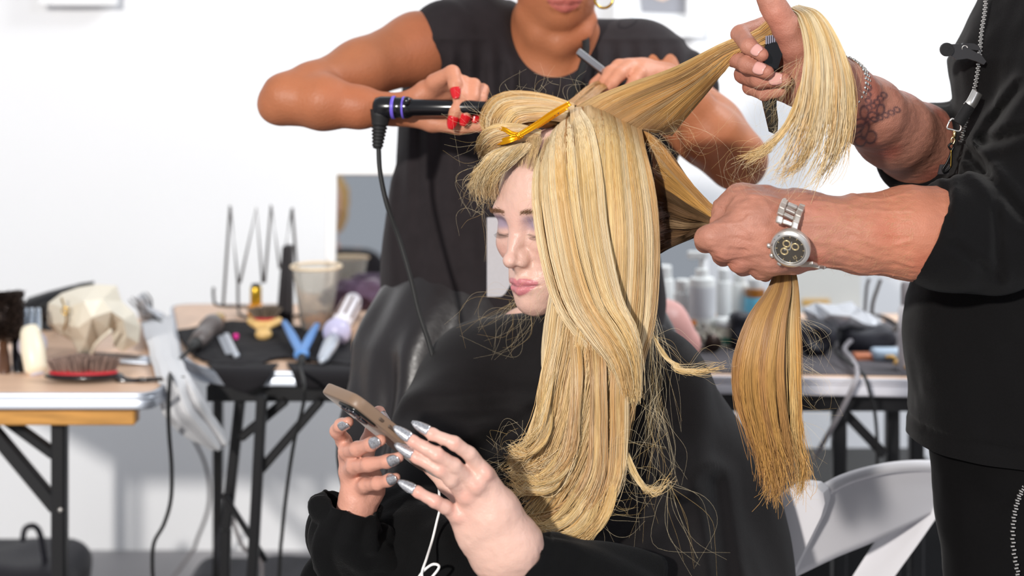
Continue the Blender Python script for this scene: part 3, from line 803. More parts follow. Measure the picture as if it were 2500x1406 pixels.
# ---- watch
wa = thing('watch', 'steel chronograph watch with dark dial on the man\'s lower wrist', 'watch', P(1930,610,1.43))
N = nrm(np.array([-.33,-.86,-.30])); c0 = P(1929,608,1.424)
u_ = nrm(P(1906,566,1.43)-P(1952,650,1.43)); u_ = nrm(u_-N*(u_@N)); v_ = np.cross(N, u_)
RW = np.column_stack([v_, u_, N]); k = 1.0
obj('case', lathe([(.0170,-.0105),(.0192,-.0085),(.0200,-.005),(.0200,-.001),(.0188,.0005)], c0, N, 40), mat('brushed_steel', (214,208,200), .42, .85), wa, smooth='auto')
obj('bezel', lathe([(.0196,-.0005),(.0196,.0010),(.0172,.0028),(.0158,.0028),(.0156,.001)], c0, N, 48, caps=False), M_steel, wa, smooth='auto')
obj('dial', lathe([(.0157,-.0002),(.0157,.0006),(0,.0006)], c0, N, 40), mat('dark_brown_dial', (46,38,26), .5), wa, smooth=False)
def onw(x, y, z=.0008): return c0+v_*x+u_*y+N*z
def torus_w(x, y, r, w, m, name):
    return obj(name, tube([onw(x+r*cos(t), y+r*sin(t), .0009) for t in np.linspace(0, 2*pi, 25)], w, 6, closed=True), m, wa)
MG = mat('pale_gold_print', (214,190,140), .3, .6)
for x, y in ((-.0062,.0005),(.0062,.0005),(0,.0068)): torus_w(x, y, .0034, .0008, MG, 'subdial')
mk = [boxv(onw(.0137*cos(t), .0137*sin(t)), (.0022,.0006,.0005), np.column_stack([cos(t)*v_+sin(t)*u_, -sin(t)*v_+cos(t)*u_, N])) for t in np.arange(12)*pi/6 if True]
obj('hour_marks', comb(*mk), MG, wa, smooth=False)
torus_w(0, 0, .0148, .0004, M_steel, 'chapter_ring')
for ang, l_ in ((.4,.006),(2.3,.009)):
    obj('hand', boxv(onw(cos(ang)*l_/2, sin(ang)*l_/2, .0014), (l_,.0008,.0003), np.column_stack([cos(ang)*v_+sin(ang)*u_, -sin(ang)*v_+cos(ang)*u_, N])), M_steel, wa, smooth=False)
def textobj(body, size, pos, R, m, parent, name, ext=.0002):
    cu = bpy.data.curves.new(name, 'FONT'); cu.body = body; cu.size = size; cu.extrude = ext; cu.align_x = 'CENTER'; cu.align_y = 'CENTER'
    o = bpy.data.objects.new(name, cu); sc.collection.objects.link(o)
    from mathutils import Matrix
    M4 = Matrix.Identity(4)
    for i in range(3):
        for j_ in range(3): M4[i][j_] = R[i][j_]
        M4[i][3] = pos[i]-parent.location[i]
    dg = bpy.context.evaluated_depsgraph_get(); me = bpy.data.meshes.new_from_object(o.evaluated_get(dg)); o2 = bpy.data.objects.new(name, me); sc.collection.objects.link(o2)
    me.materials.clear(); me.materials.append(m); bpy.data.objects.remove(o); o2.parent = parent; o2.matrix_local = M4; return o2
textobj('12', .0048, onw(-.000,-.0095,.0009), np.column_stack([-v_, -u_, N]), MG, wa, 'numeral')
for tx, an in (('50',2.0),('60',1.45),('10',.75),('5',1.1),('20',.1)):
    textobj(tx, .0026, c0+.0176*(cos(an)*v_+sin(an)*u_)+N*.0022, np.column_stack([sin(an)*v_-cos(an)*u_, cos(an)*v_+sin(an)*u_, N]), mat('black_metal', (30,30,30), .35, .6), wa, 'bezel_numeral')
obj('crystal', lathe([(.0157,.0020),(.0157,.0024),(0,.0026)], c0, N, 40), mat('watch_glass', (255,255,255), .03, alpha=.015, spec=.6), wa)
for dx in (-.5,0,.5):
    dv = nrm(v_*.9+u_*dx); obj('crown' if dx == 0 else 'pusher', lathe([(.0016,0),(.0026,.001),(.0028,.0035),(.002,.0045)], c0+dv*.0195-N*.004, dv, 12), M_steel, wa)
# band links over the back of the wrist; each link = 3 pieces
wc = P(1958,562,1.478); wax = nrm(P(2010,566,1.478)-P(1900,558,1.475))
lp = [(1919,553,1.428),(1923,535,1.431),(1927,521,1.437),(1932,508,1.446),(1937,498,1.457),(1942,491,1.470),(1950,488,1.486)]
side0 = nrm(P(1947,548,1.432)-P(1894,540,1.426))
for i in range(len(lp)-1):
    a, b = P(*lp[i]), P(*lp[i+1]); t = nrm(b-a); s0 = nrm(side0-t*(side0@t)); n0 = np.cross(s0, t)
    if n0[1] > 0 and i < 4: n0 = -n0
    Rl = np.column_stack([s0, t, np.cross(s0, t)]); Lk = np.linalg.norm(b-a); mid = (a+b)/2
    lk = obj('band_link', boxv(mid, (.0105,Lk*.55,.0036), Rl, .0008), M_steel, wa, smooth=False)
    for s_ in (-1,1): obj('side_link', boxv(mid+s0*s_*.0088, (.0065,Lk*.95,.0044), Rl, .0009), mat('brushed_steel', (214,208,200), .42, .85), lk, smooth=False)
lp = [(1962,642,1.436),(1978,648,1.446),(1992,648,1.458),(2003,642,1.472)]
for i in range(3):
    a, b = P(*lp[i]), P(*lp[i+1]); t = nrm(b-a); s0 = nrm(side0-t*(side0@t)); Rl = np.column_stack([s0, t, np.cross(s0, t)]); mid = (a+b)/2
    obj('band_link', boxv(mid, (.019,np.linalg.norm(b-a)*.9,.0036), Rl, .0009), mat('brushed_steel', (214,208,200), .42, .85), wa, smooth=False)
# ================================================================ the seated blonde
M_skinF = mat('fair_skin', rough=.38, attr='Col', sss=.15, bump=(420, .0004), spec=.5)
M_cape = mat('black_cape_cloth', (20,17,18), rough=.76, sheen=.06, spec=.25, noise=(60,.10), bump=(1100,.0004))
M_robe = mat('black_robe_cloth', (10,10,11), rough=.92, sheen=.05, spec=.2, noise=(80,.15), bump=(700,.0007))
mod = thing('person', 'seated blonde woman in black cape looking down at the phone in her hands', 'person', (.12, 1.70, 0))
S = SDF()
yaw = radians(44.5); pit = radians(6.8)
HF = Head((.0580,1.650,1.1032), (-sin(yaw)*cos(pit), -cos(yaw)*cos(pit), -sin(pit)), side=(cos(yaw), -sin(yaw), 0), scale=.885, roll=0.058)
build_head(S, HF)
S.cone(HF.w(0,-22,-60), (.10,1.735,.97), .046, .050, .03)
S.cone((.04,1.80,.87), (.14,1.75,.87), .034, .034, .05)
S.cone((.12,1.77,.88), (.15,1.78,.60), .085, .10, .06)
# far arm to phone hand
S.cone((.02,1.79,.93), (-.05,1.66,.74), .042, .038, .02)
S.chain([(1120,1430,1.62,50),(980,1400,1.54,45),(880,1330,1.48,38),(866,1245,1.46,35)], k=.02)
# near arm
S.cone((.14,1.75,.87), (.13,1.62,.70), .034, .034, .02); S.cone((.13,1.62,.70), (.10,1.50,.66), .036, .034, .02)
S.chain([(1510,1500,1.50,60),(1400,1455,1.43,66),(1296,1396,1.40,62),(1248,1350,1.385,58)], k=.02)
# near hand
S.chain([(1262,1330,1.382,50),(1205,1356,1.390,48)], k=.02)
S.chain([(1265,1320,1.382,44),(1228,1240,1.375,34),(1186,1163,1.368,24)], k=.02)
S.chain([(1245,1335,1.384,44),(1205,1260,1.374,36),(1163,1190,1.366,25)], k=.02)
S.chain([(1225,1345,1.386,44),(1178,1275,1.377,36),(1138,1214,1.370,25)], k=.02)
S.chain([(1210,1355,1.388,44),(1158,1305,1.383,36),(1120,1258,1.378,24)], k=.02)
S.chain([(1186,1160,1.368,22),(1146,1108,1.356,17.5),(1110,1082,1.350,16.5),(1056,1060,1.352,14),(1030,1046,1.356,11.5)], k=.004, jk=.003)
S.chain([(1163,1187,1.366,22),(1110,1138,1.350,17.5),(1068,1110,1.345,17),(1010,1078,1.350,14.5),(984,1060,1.354,12)], k=.004, jk=.003)
S.chain([(1138,1211,1.370,22),(1100,1170,1.352,17.5),(1074,1146,1.348,17),(1018,1116,1.352,14.5),(990,1100,1.356,12)], k=.004, jk=.003)
S.chain([(1118,1260,1.378,20),(1088,1238,1.364,16),(1062,1224,1.360,15.5),(1022,1202,1.362,13.5),(996,1188,1.366,11)], k=.004, jk=.003)
S.chain([(1220,1320,1.41,36),(1150,1240,1.435,26),(1090,1180,1.45,20),(1045,1140,1.455,15)], k=.012, jk=.004)
for x, y, Y, r in ((1187,1158,1.362,13),(1162,1188,1.360,13),(1138,1213,1.365,12),(1119,1258,1.372,11)): S.chain([(x,y,Y-.004,r)], k=.010)
# phone hand
S.chain([(866,1250,1.46,34),(872,1200,1.462,36),(862,1150,1.462,30),(856,1110,1.462,24)], k=.015)
S.chain([(872,1250,1.465,34),(900,1190,1.468,36),(890,1150,1.47,34)], k=.015)
S.chain([(856,1108,1.464,20),(840,1078,1.452,18),(824,1052,1.436,17),(832,1038,1.424,15.5),(850,1030,1.414,13)], k=.006, jk=.004)
S.chain([(850,1118,1.462,22),(846,1102,1.440,18.5),(872,1096,1.415,17),(906,1084,1.398,16),(930,1074,1.388,13.5)], k=.006, jk=.004)
S.chain([(856,1150,1.460,24),(864,1138,1.430,18),(900,1134,1.405,17),(945,1126,1.390,15.5),(974,1116,1.384,12.5)], k=.005, jk=.004)
S.chain([(880,1190,1.458,22),(892,1184,1.430,16.5),(922,1180,1.412,15.5),(950,1172,1.402,14),(966,1166,1.396,11.5)], k=.005, jk=.004)
S.chain([(880,1150,1.475,26),(900,1080,1.50,20),(912,1030,1.49,16),(925,1008,1.475,14),(942,1030,1.462,11)], k=.01, jk=.005)
def tend(X):
    return .0004*vnoise(X, 190)
V, Q = S.mesh(.0015, tend, .002)
pxx, pyy = px_of(V)
vis = (((V-HF.o)**2).sum(1) < .0225) | ((V[:,1] < 1.50) & (pxx < 1330) & (pyy > 950))
back_ = HF.l(V)[:,1] < -5
V, Q = coarsen(V, Q, ~vis | (back_ & (V[:,2] > .95)), .009)
base = skin_col(V, (220,180,164), .035, .09, 40)
col = face_colors(HF, V, base, (202,120,128), (128,122,152), (160,120,92))
pxx, pyy = px_of(V)
kn = np.zeros(len(V))
for x, y, r in ((1110,1082,16),(1068,1110,16),(1074,1146,16),(1062,1224,15),(1186,1158,20),(1162,1186,18),(1138,1212,18),(1118,1258,16),(1056,1060,11),(1010,1078,11),(1018,1116,11),(1022,1202,10)):
    kn = np.maximum(kn, np.exp(-((pxx-x)**2+(pyy-y)**2)/r**2))
kn *= (V[:,1] < 1.44)
tip = np.clip((1060-pxx)/60, 0, 1)*(pyy > 1000)
col += (np.array(lin((222,158,142)))-col)*np.clip(kn*.55+tip*.35, 0, 1)[:,None]
ph = np.clip((1000-pxx)/60, 0, 1)*(pyy > 980)*(V[:,1] > 1.378)
col += (np.array(lin((206,142,118)))-col)*ph[:,None]*.6
obj('body', (V, Q), M_skinF, mod, col=np.clip(col, 0, 1))
SM = S
# lashes of the closed eyes
ls = []
for s in (-1,1):
    for i in range(20):
        a = 31+ (i/19-.5)*30; c = -10.5+.012*(a-31)**2; b = 82.5-.022*(a-31)**2-.012*max(0, a-31)**2
        p0 = HF.w(s*a, b-1.5, c); p1 = HF.w(s*(a+(a-31)*.10), b+4.5, c-3.0); p2 = HF.w(s*(a+(a-31)*.22), b+5.6, c-2.8)
        ls.append(tube([p0, p1, p2], [.0002,.00016,.00006], 3, 5))
obj('eyelashes', comb(*ls), mat('lash_black', (35,24,20), .5), mod, kind='stuff')
# eyebrow hairs
bs = []
for s in (-1,1):
    for i in range(170):
        a = 13+rng.random()*37; c = 21+.10*(a-14)-.004*(a-14)**2+rng.normal(0,1.5); 
        X = HF.w(s*a, 100, c); D = -HF.f
        t = np.linspace(0,.06,240); v = SM.value((X+t[:,None]*D).astype(np.float32)); h = np.nonzero(v < .0002)[0]
        if not len(h): continue
        q = X+D*t[h[0]]; dl = nrm(HF.s*s*1.0+HF.u*.45)*.006
        bs.append(tube([q, q+dl*.5+HF.f*.0012, q+dl+HF.f*.0006-HF.f*.0012], [.00013,.00012,.00004], 3))
obj('eyebrows', comb(*bs), mat('brow_brown', (128,94,66), .6), mod, kind='stuff')
# silver nails
M_glit = bpy.data.materials.new('silver_glitter'); M_glit.use_nodes = True
nt = M_glit.node_tree; b = nt.nodes['Principled BSDF']; b.inputs['Metallic'].default_value = .9; b.inputs['Roughness'].default_value = .28
tc = nt.nodes.new('ShaderNodeTexCoord'); vo = nt.nodes.new('ShaderNodeTexVoronoi'); vo.inputs['Scale'].default_value = 1300
nt.links.new(tc.outputs['Object'], vo.inputs['Vector']); rp = nt.nodes.new('ShaderNodeValToRGB')
rp.color_ramp.elements[0].color = (.35,.34,.34,1); rp.color_ramp.elements[1].color = (.95,.95,.98,1); rp.color_ramp.elements[1].position = .62
nt.links.new(vo.outputs['Color'], rp.inputs[0]); nt.links.new(rp.outputs[0], b.inputs['Base Color'])
bp = nt.nodes.new('ShaderNodeBump'); bp.inputs['Distance'].default_value = .0012; nt.links.new(vo.outputs['Color'], bp.inputs['Height']); nt.links.new(bp.outputs[0], b.inputs['Normal'])
for A, B_, n, ov in [((1056,1060,1.352,14),(1030,1046,1.356,11.5),(-.15,-.75,.65),1.2), ((1010,1078,1.350,14.5),(984,1060,1.354,12),(-.15,-.75,.65),1.15),
              ((1018,1116,1.352,14.5),(990,1100,1.356,12),(-.15,-.85,.5),1.2), ((1022,1202,1.362,13.5),(996,1188,1.366,11),(-.15,-.85,.5),1.2),
              ((832,1038,1.424,15.5),(850,1030,1.414,13),(.35,-.9,.1),.5), ((906,1084,1.398,16),(930,1074,1.388,13.5),(-.2,-.95,.1),.4),
              ((945,1126,1.390,15.5),(974,1116,1.384,12.5),(.1,-1,0),.3), ((950,1172,1.402,14),(966,1166,1.396,11.5),(0,-1,.2),.6), ((925,1008,1.475,14),(942,1030,1.462,11),(.5,-.4,.7),.8)]:
    a = P(*A[:3]); b_ = P(*B_[:3]); 
    obj('fingernail', nail(a, b_, A[3]*1.37/F, B_[3]*1.37/F, n, over=ov, start=.30, wid=62, point=.72), M_glit, mod, label='silver glitter fingernail')
# cape
S = SDF()
S.chain([(1395,815,1.70,60),(1420,880,1.71,120)], k=.03)
S.chain([(1180,945,1.78,120),(1430,905,1.73,125),(1575,945,1.66,125)], k=.07)
S.chain([(1250,1040,1.77,200),(1430,1100,1.76,270),(1580,1120,1.73,225)], k=.08)
S.chain([(1290,1250,1.76,260),(1450,1280,1.77,320),(1590,1300,1.76,300)], k=.08)
S.chain([(1400,1450,1.76,330),(1585,1450,1.77,340)], k=.08)
S.chain([(1165,960,1.76,120),(1100,1060,1.68,115),(1090,1200,1.62,120),(1060,1340,1.58,120),(1080,1480,1.57,140)], k=.07)
S.chain([(1590,960,1.65,130),(1570,1180,1.62,150),(1540,1420,1.58,160)], k=.06)
S.chain([(1300,1600,1.55,240),(1550,1600,1.60,280),(1250,1650,1.50,200)], k=.08)
S.ell(HF.w(0,-5,-75)+np.array([.0,.0,.012]), (.058,.058,.05), k=.012, op='s')
def cf(X):
    pxx = CX+X[:,0]/X[:,1]*F; pyy = HZ+(ZC-X[:,2])/X[:,1]*F
    d = .007*vnoise(X, 8, 1, 1, .8)+.002*vnoise(X+3, 26, 1, 1, .6)
    # radiating drapes from the shoulder
    ang = np.arctan2(pyy-820, pxx-1480)
    d = d+.005*np.sin(ang*13+2.2*vnoise(X, 5))*np.clip((pyy-980)/300, 0, 1)
    for (x0,y0,x1,y1,w,a) in ((1000,1010,1300,1000,22,.004),(1150,1105,1330,1010,20,.005),(1500,1330,1620,1200,26,.005),(1740,1180,1790,1500,22,.005)):
        vx, vy = x1-x0, y1-y0; t = np.clip(((pxx-x0)*vx+(pyy-y0)*vy)/(vx*vx+vy*vy), 0, 1); dist = np.hypot(pxx-x0-t*vx, pyy-y0-t*vy)
        d = d-a*np.exp(-(dist/w)**2)+a*np.exp(-((dist-2*w)/w)**2)
    return d
V, Q = S.mesh(.0045, cf, .02)
c = V[Q].mean(1)
obj('cape', (V, Q[c[:,2] > .52]), M_cape, mod, label='black salon cape')
SC = S
# robe sleeves
def sleeve(axis, r0, name, seedn, open_=True, amp=.01):
    q = spline(np.array([np.append(P(*p[:3]), p[3]*p[2]/F) for p in axis]), 40); G = []
    for i in range(40):
        t = q[min(i+1,39),:3]-q[max(i-1,0),:3]; a, b, _ = frame_of(t, (0,1,.2)); row = []
        for j in range(73):
            th = 2*pi*j/72
            w = i/39.
            rr = q[i,3]*(1+.10*sin(th*3+seedn+w*3)+.07*sin(th*7+seedn*2-w*5))+amp*vnoise(np.array([[cos(th)*2, sin(th)*2, w*5+seedn]]), 1.3)[0]
            row.append(q[i,:3]+rr*(cos(th)*a+sin(th)*b*.85))
        G.append(row)
    return obj(name, gridm(np.array(G), .003), M_robe, mod)
sleeve([(862,1232,1.458,62),(850,1270,1.46,78),(850,1320,1.47,92),(900,1370,1.50,100),(1000,1400,1.56,110),(1080,1400,1.60,110)], .03, 'robe_sleeve', 1.0)
sleeve([(1262,1366,1.389,78),(1290,1385,1.395,84),(1345,1405,1.41,98),(1440,1440,1.45,110),(1540,1470,1.50,115)], .03, 'robe_sleeve', 2.5, amp=.004)
# loose robe fronts in the lap
S = SDF()
S.chain([(960,1250,1.55,70),(1000,1330,1.52,95),(1120,1400,1.50,110),(1250,1480,1.48,110)], k=.05)
S.chain([(800,1420,1.50,60),(900,1440,1.50,80),(1000,1480,1.50,100)], k=.05)
V, Q = S.mesh(.003, lambda X: .010*vnoise(X, 22, 1.3, 1, .5)+.004*vnoise(X, 55, 1, 1, .4), .015)
obj('robe', (V, Q), M_robe, mod, label='black robe folds in her lap')
# legs
S = SDF()
S.cone((.10,1.72,.52), (-.22,1.36,.50), .095, .07, .03); S.cone((.22,1.66,.52), (-.08,1.28,.50), .095, .07, .03)
S.cone((-.22,1.36,.48), (-.20,1.40,.10), .066, .045, .02); S.cone((-.08,1.28,.48), (-.06,1.32,.10), .066, .045, .02)
S.cone((.15,1.70,.50), (.16,1.74,.62), .13, .13, .05)
obj('trousers', S.mesh(.012), mat('black_trouser', (26,24,25), .85, sheen=.15, noise=(300,.1)), mod)
S = SDF()
for x, y in ((-.20,1.40),(-.06,1.32)): S.cone((x,y,.045), (x-.12,y-.12,.04), .042, .034, .02)
obj('shoes', S.mesh(.010), mat('black_boot_leather', (25,24,24), .5), mod)
# ---- phone
Lh = nrm([.64,.41,-.65]); Wd = nrm(np.array([-.57,.82,0])-Lh*(np.array([-.57,.82,0])@Lh)); Nb = nrm(np.cross(Wd, Lh))
if Nb[1] > 0: Nb = -Nb
ln, wn, tn = .150, .074, .0115
corner = P(868,975,1.352)
cen = corner+Lh*ln/2+Wd*wn/2
ph_ = thing('phone', 'phone in taupe brown case held in the seated woman\'s hands', 'phone', cen)
def rrect(l, w, r, n=6):
    out = []
    for sx, sy, a0 in ((1,1,0),(-1,1,pi/2),(-1,-1,pi),(1,-1,3*pi/2)):
        for i in range(n+1):
            a = a0+pi/2*i/n; out.append((sx*(l/2-r)+r*cos(a), sy*(w/2-r)+r*sin(a)))
    return out
def slab(l, w, r, z0, z1, e, m, name, parent, off=(0,0), label=None):
    lv = [(z0,-e),(z0+e*.3*np.sign(z1-z0),-e*.3),(z0+e*np.sign(z1-z0),0),(z1-e*np.sign(z1-z0),0),(z1-e*.3*np.sign(z1-z0),-e*.3),(z1,-e)]; V = []; n = None
    for z, g in lv:
        pts = rrect(l+2*g, w+2*g, max(r+g, .0005)); n = len(pts)
        V += [cen+Lh*(x+off[0])+Wd*(y+off[1])+Nb*z for x, y in pts]
    Fs = [tuple(range(n))[::-1], tuple((len(lv)-1)*n+j for j in range(n))]
    for i in range(len(lv)-1):
        for j in range(n): k_ = (j+1) % n; Fs.append((i*n+j, i*n+k_, (i+1)*n+k_, (i+1)*n+j))
    return obj(name, (np.array(V), Fs), m, parent, smooth='auto', label=label)
M_case = mat('taupe_silicone', (134,110,90), .42, sheen=.1)
slab(ln, wn, .013, -tn/2, tn/2, .0022, M_case, 'case', ph_)
slab(ln-.008, wn-.008, .010, -tn/2-.0004, -tn/2+.002, .0003, mat('black_screen', (8,8,10), .08), 'screen', ph_)
cbp = slab(.036, .036, .009, tn/2-.0005, tn/2+.0022, .0008, mat('camera_black', (24,26,24), .2), 'camera_bump', ph_, off=(-ln/2+.024, -wn/2+.024))
for x, y in ((-.008,-.008),(-.008,.008),(.008,0)):
    obj('camera_lens', lathe([(.0068,0),(.0068,.0018),(.0052,.0022),(.0050,.0008),(0,.0006)], cen+Lh*(-ln/2+.024+x)+Wd*(-wn/2+.024+y)+Nb*(tn/2+.0020), Nb, 20), mat('lens_glass', (18,22,30), .05, coat=1), cbp)
for x, l_ in ((-ln/2+.036,.006),(-ln/2+.052,.012),(-ln/2+.069,.012)):
    obj('side_button', boxv(cen+Lh*x-Wd*(wn/2+.0002), (l_,.0022,.0032), np.column_stack([Lh, Wd, Nb]), .0009), mat('dark_taupe', (86,70,58), .5), ph_, smooth=False)
endp = cen+Lh*ln/2
cb2 = thing('charging_cable', 'thin white cable hanging from the phone into the woman\'s lap', 'cable', endp)
pts = [endp, P(1072,1200,1.47), P(1075,1235,1.46), P(1066,1275,1.455), P(1055,1320,1.45), P(1042,1362,1.43), P(1030,1400,1.42), P(1040,1420,1.42), P(1062,1400,1.418), P(1072,1382,1.418), P(1055,1378,1.42), P(1030,1398,1.425), P(1010,1430,1.43)]
obj('cord', tube(pts, .0014, 8, 90), mat('white_rubber', (236,236,234), .4), cb2)
obj('connector', boxv(endp+Lh*.008, (.018,.008,.0045), np.column_stack([Lh, Wd, Nb]), .001), mat('white_rubber', (236,236,234), .4), cb2, smooth=False)
# ================================================================ hair of the seated woman
M_hair = mat('blonde_hair', rough=.38, attr='Col', spec=.42)
M_under = mat('blonde_hair_mass', rough=.50, attr='Col', spec=.35)
PAL = {'pale': (251,230,189), 'blond': (235,198,132), 'gold': (222,168,92), 'honey': (190,138,82), 'ash': (208,173,131), 'brown': (138,104,72), 'dark': (98,74,50), 'orange': (214,154,86)}
PALL = {k: np.array(lin(v))*.74 for k, v in PAL.items()}
def strands_mesh(Q3, R, cols):
    """Q3 (N,T,3) paths, R (N,T) radii, cols (N,T,3) -> thin three-sided tubes"""
    N, T, _ = Q3.shape
    Tn = np.gradient(Q3, axis=1); Tn /= np.linalg.norm(Tn, axis=2, keepdims=True)+1e-12
    up = np.array([.31,-.9,.29]); a = np.cross(Tn, up); a /= np.linalg.norm(a, axis=2, keepdims=True)+1e-9; b = np.cross(Tn, a)
    V = np.stack([Q3+R[...,None]*(cos(th)*a+sin(th)*b) for th in (0, -pi/2, pi)], 2)   # N,T,3,3
    base = (np.arange(N)[:,None]*T+np.arange(T-1)[None])*3; base = base.reshape(-1)
    Fs = []
    for j in range(2):
        k = j+1; Fs.append(np.column_stack([base+j, base+k, base+3+k, base+3+j]))
    C = np.repeat(cols[:,:,None,:], 3, 2).reshape(-1, 3)
    return V.reshape(-1, 3), np.vstack(Fs), C
def surf(stations, T, U=33):
    rows = []
    for st in stations:
        w = np.array([P(*q) for q in st]); rows.append(spline(w, U))
    return spline(np.array(rows), T)      # (T,U,3)
HAIR_PARTS = []
def hair_sheet(name, stations, n, T=22, r=.00030, thick=.006, locks=18, tones=('blond','gold'), root=None, solid=.8, solid_back=.006,
               rag=.12, fray=.004, clump=.35, tipspread=.0, seed=1, curl=0, umin=0, umax=1, parent=None, base_tone=None, bt=.010, rootlen=.2, under=True, wav=.0015, rag0=.05, side2=None):
    g = np.random.default_rng(seed); G = surf(stations, T*2)
    du = np.gradient(G, axis=1); dt = np.gradient(G, axis=0); Nn = np.cross(du, dt); Nn /= np.linalg.norm(Nn, axis=2, keepdims=True)+1e-12
    flip = (Nn*(G-np.array([0,0,ZC]))).sum(2) > 0; Nn[flip] *= -1       # outward = away from the head, towards the lens side
    U = G.shape[1]
    lc = np.sort(g.random(locks)); lt = g.integers(0, len(tones), locks); ld = g.random(locks)*.7; lw = 1.0/locks*g.uniform(.8,1.6,locks); lph = g.random(locks)*6
    li = g.integers(0, locks, n); off = g.normal(0, .55, n)
    tend = np.clip(1-np.abs(g.normal(0, rag, n))-g.random(locks)[li]*rag*.6, .3, 1)
    s = np.linspace(0, 1, T)[None,:]; t0_ = (rag0*g.random(n)**1.5)[:,None]; t = t0_+s*(tend[:,None]-t0_)
    cl = 1-clump*t
    u = np.clip(lc[li][:,None]+off[:,None]*lw[li][:,None]*cl+.012*np.sin(lph[li][:,None]+t*5)+tipspread*g.normal(0,1,n)[:,None]*t**2, 0, 1)
    ti = t*(2*T-1); i0 = np.minimum(ti.astype(int), 2*T-2); ft = (ti-i0)[...,None]
    ui = u*(U-1); j0 = np.minimum(ui.astype(int), U-2); fu = (ui-j0)[...,None]
    def samp(A): return (A[i0,j0]*(1-ft)+A[i0+1,j0]*ft)*(1-fu)+(A[i0,j0+1]*(1-ft)+A[i0+1,j0+1]*ft)*fu
    X = samp(G); Nrm = samp(Nn); Nrm /= np.linalg.norm(Nrm, axis=2, keepdims=True)+1e-9
    dep = thick*(np.sqrt(np.clip(1-(off/1.6)**2, 0, 1))*.6+ld[li]*.9-.2+g.random(n)*.12)
    env = np.sin(np.clip(t*1.0, 0, 1)*pi*.5+.25)
    X = X+Nrm*(dep[:,None]*env)[...,None]
    # slow personal drift and fray towards the tips
    for k in range(3):
        ph = g.random((n, 1))*6.3; fr = g.uniform(1.5, 5, (n, 1)); d = g.normal(0, 1, (n, 3)); d /= np.linalg.norm(d, axis=1, keepdims=True)
        X = X+(np.sin(ph+fr*t*3)-np.sin(ph))[...,None]*d[:,None]*(wav*.35*np.sqrt(t)+fray*t**3*.7)[...,None]
    if curl:
        X = X+ (t**4)[...,None]*np.array([-curl, -.2*curl, .35*curl])*g.uniform(.2,1.5,(n,1,1))
    tn = np.array([PALL[q] for q in tones])
    if side2:
        t2 = np.array([PALL[q] for q in side2])[g.integers(0, len(side2), locks)]; usel = (lc > .5)
    lockc = tn[lt].copy()
    if side2: lockc[usel] = t2[usel]
    c = lockc[li]*.6+(tn.mean(0)*.4 if not side2 else np.where(usel[li][:,None], t2.mean(0), tn.mean(0))*.4); c = c*(.78+.44*g.random(n)**1.3)[:,None]; mix = g.random(n)
    alt = tn[g.integers(0, len(tones), n)] if not side2 else lockc[li]; c = c*(1-.6*mix[:,None])+alt*.6*mix[:,None]
    C = np.repeat(c[:,None,:], T, 1)
    if root is not None:
        w = np.clip(1-t/rootlen, 0, 1)[...,None]; C = C*(1-w*.7)+PALL[root]*w*.7
    band = 1+.10*np.sin(t*9+lph[li][:,None])
    C = C*band[...,None]
    R = r*(.55+.45*np.clip((1-s)*4, 0, 1))*(.8+.4*g.random((n,1)))
    if rag0 > .2: R = R*np.clip(s*7, .12, 1)
    R = np.maximum(R, .00004)
    V, Q, Cc = strands_mesh(X, R, C)
    par = parent if parent is not None else mod
    o = obj(name, (V, Q), M_hair, par, col=np.clip(Cc, 0, 1))
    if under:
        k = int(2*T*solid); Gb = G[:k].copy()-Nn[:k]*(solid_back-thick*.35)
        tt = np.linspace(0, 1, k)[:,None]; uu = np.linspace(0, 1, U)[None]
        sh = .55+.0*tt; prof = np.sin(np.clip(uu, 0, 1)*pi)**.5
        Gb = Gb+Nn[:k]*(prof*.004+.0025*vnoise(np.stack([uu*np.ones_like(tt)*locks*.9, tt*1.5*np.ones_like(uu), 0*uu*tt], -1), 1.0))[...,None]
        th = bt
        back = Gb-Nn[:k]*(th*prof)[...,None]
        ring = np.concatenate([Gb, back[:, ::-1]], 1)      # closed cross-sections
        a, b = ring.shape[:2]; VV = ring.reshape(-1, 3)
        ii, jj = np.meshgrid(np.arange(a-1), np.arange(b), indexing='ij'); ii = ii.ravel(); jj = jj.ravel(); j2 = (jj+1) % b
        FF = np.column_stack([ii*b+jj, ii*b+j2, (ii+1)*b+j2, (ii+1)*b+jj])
        bb = PALL[base_tone or tones[-1]]  # darker honey and brown masses paint in the shade deep between locks
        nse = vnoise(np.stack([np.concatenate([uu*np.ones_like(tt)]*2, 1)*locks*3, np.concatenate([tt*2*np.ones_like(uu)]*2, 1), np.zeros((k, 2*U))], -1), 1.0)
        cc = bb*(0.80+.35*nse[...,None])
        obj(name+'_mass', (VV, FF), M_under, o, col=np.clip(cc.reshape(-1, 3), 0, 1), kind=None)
    return o
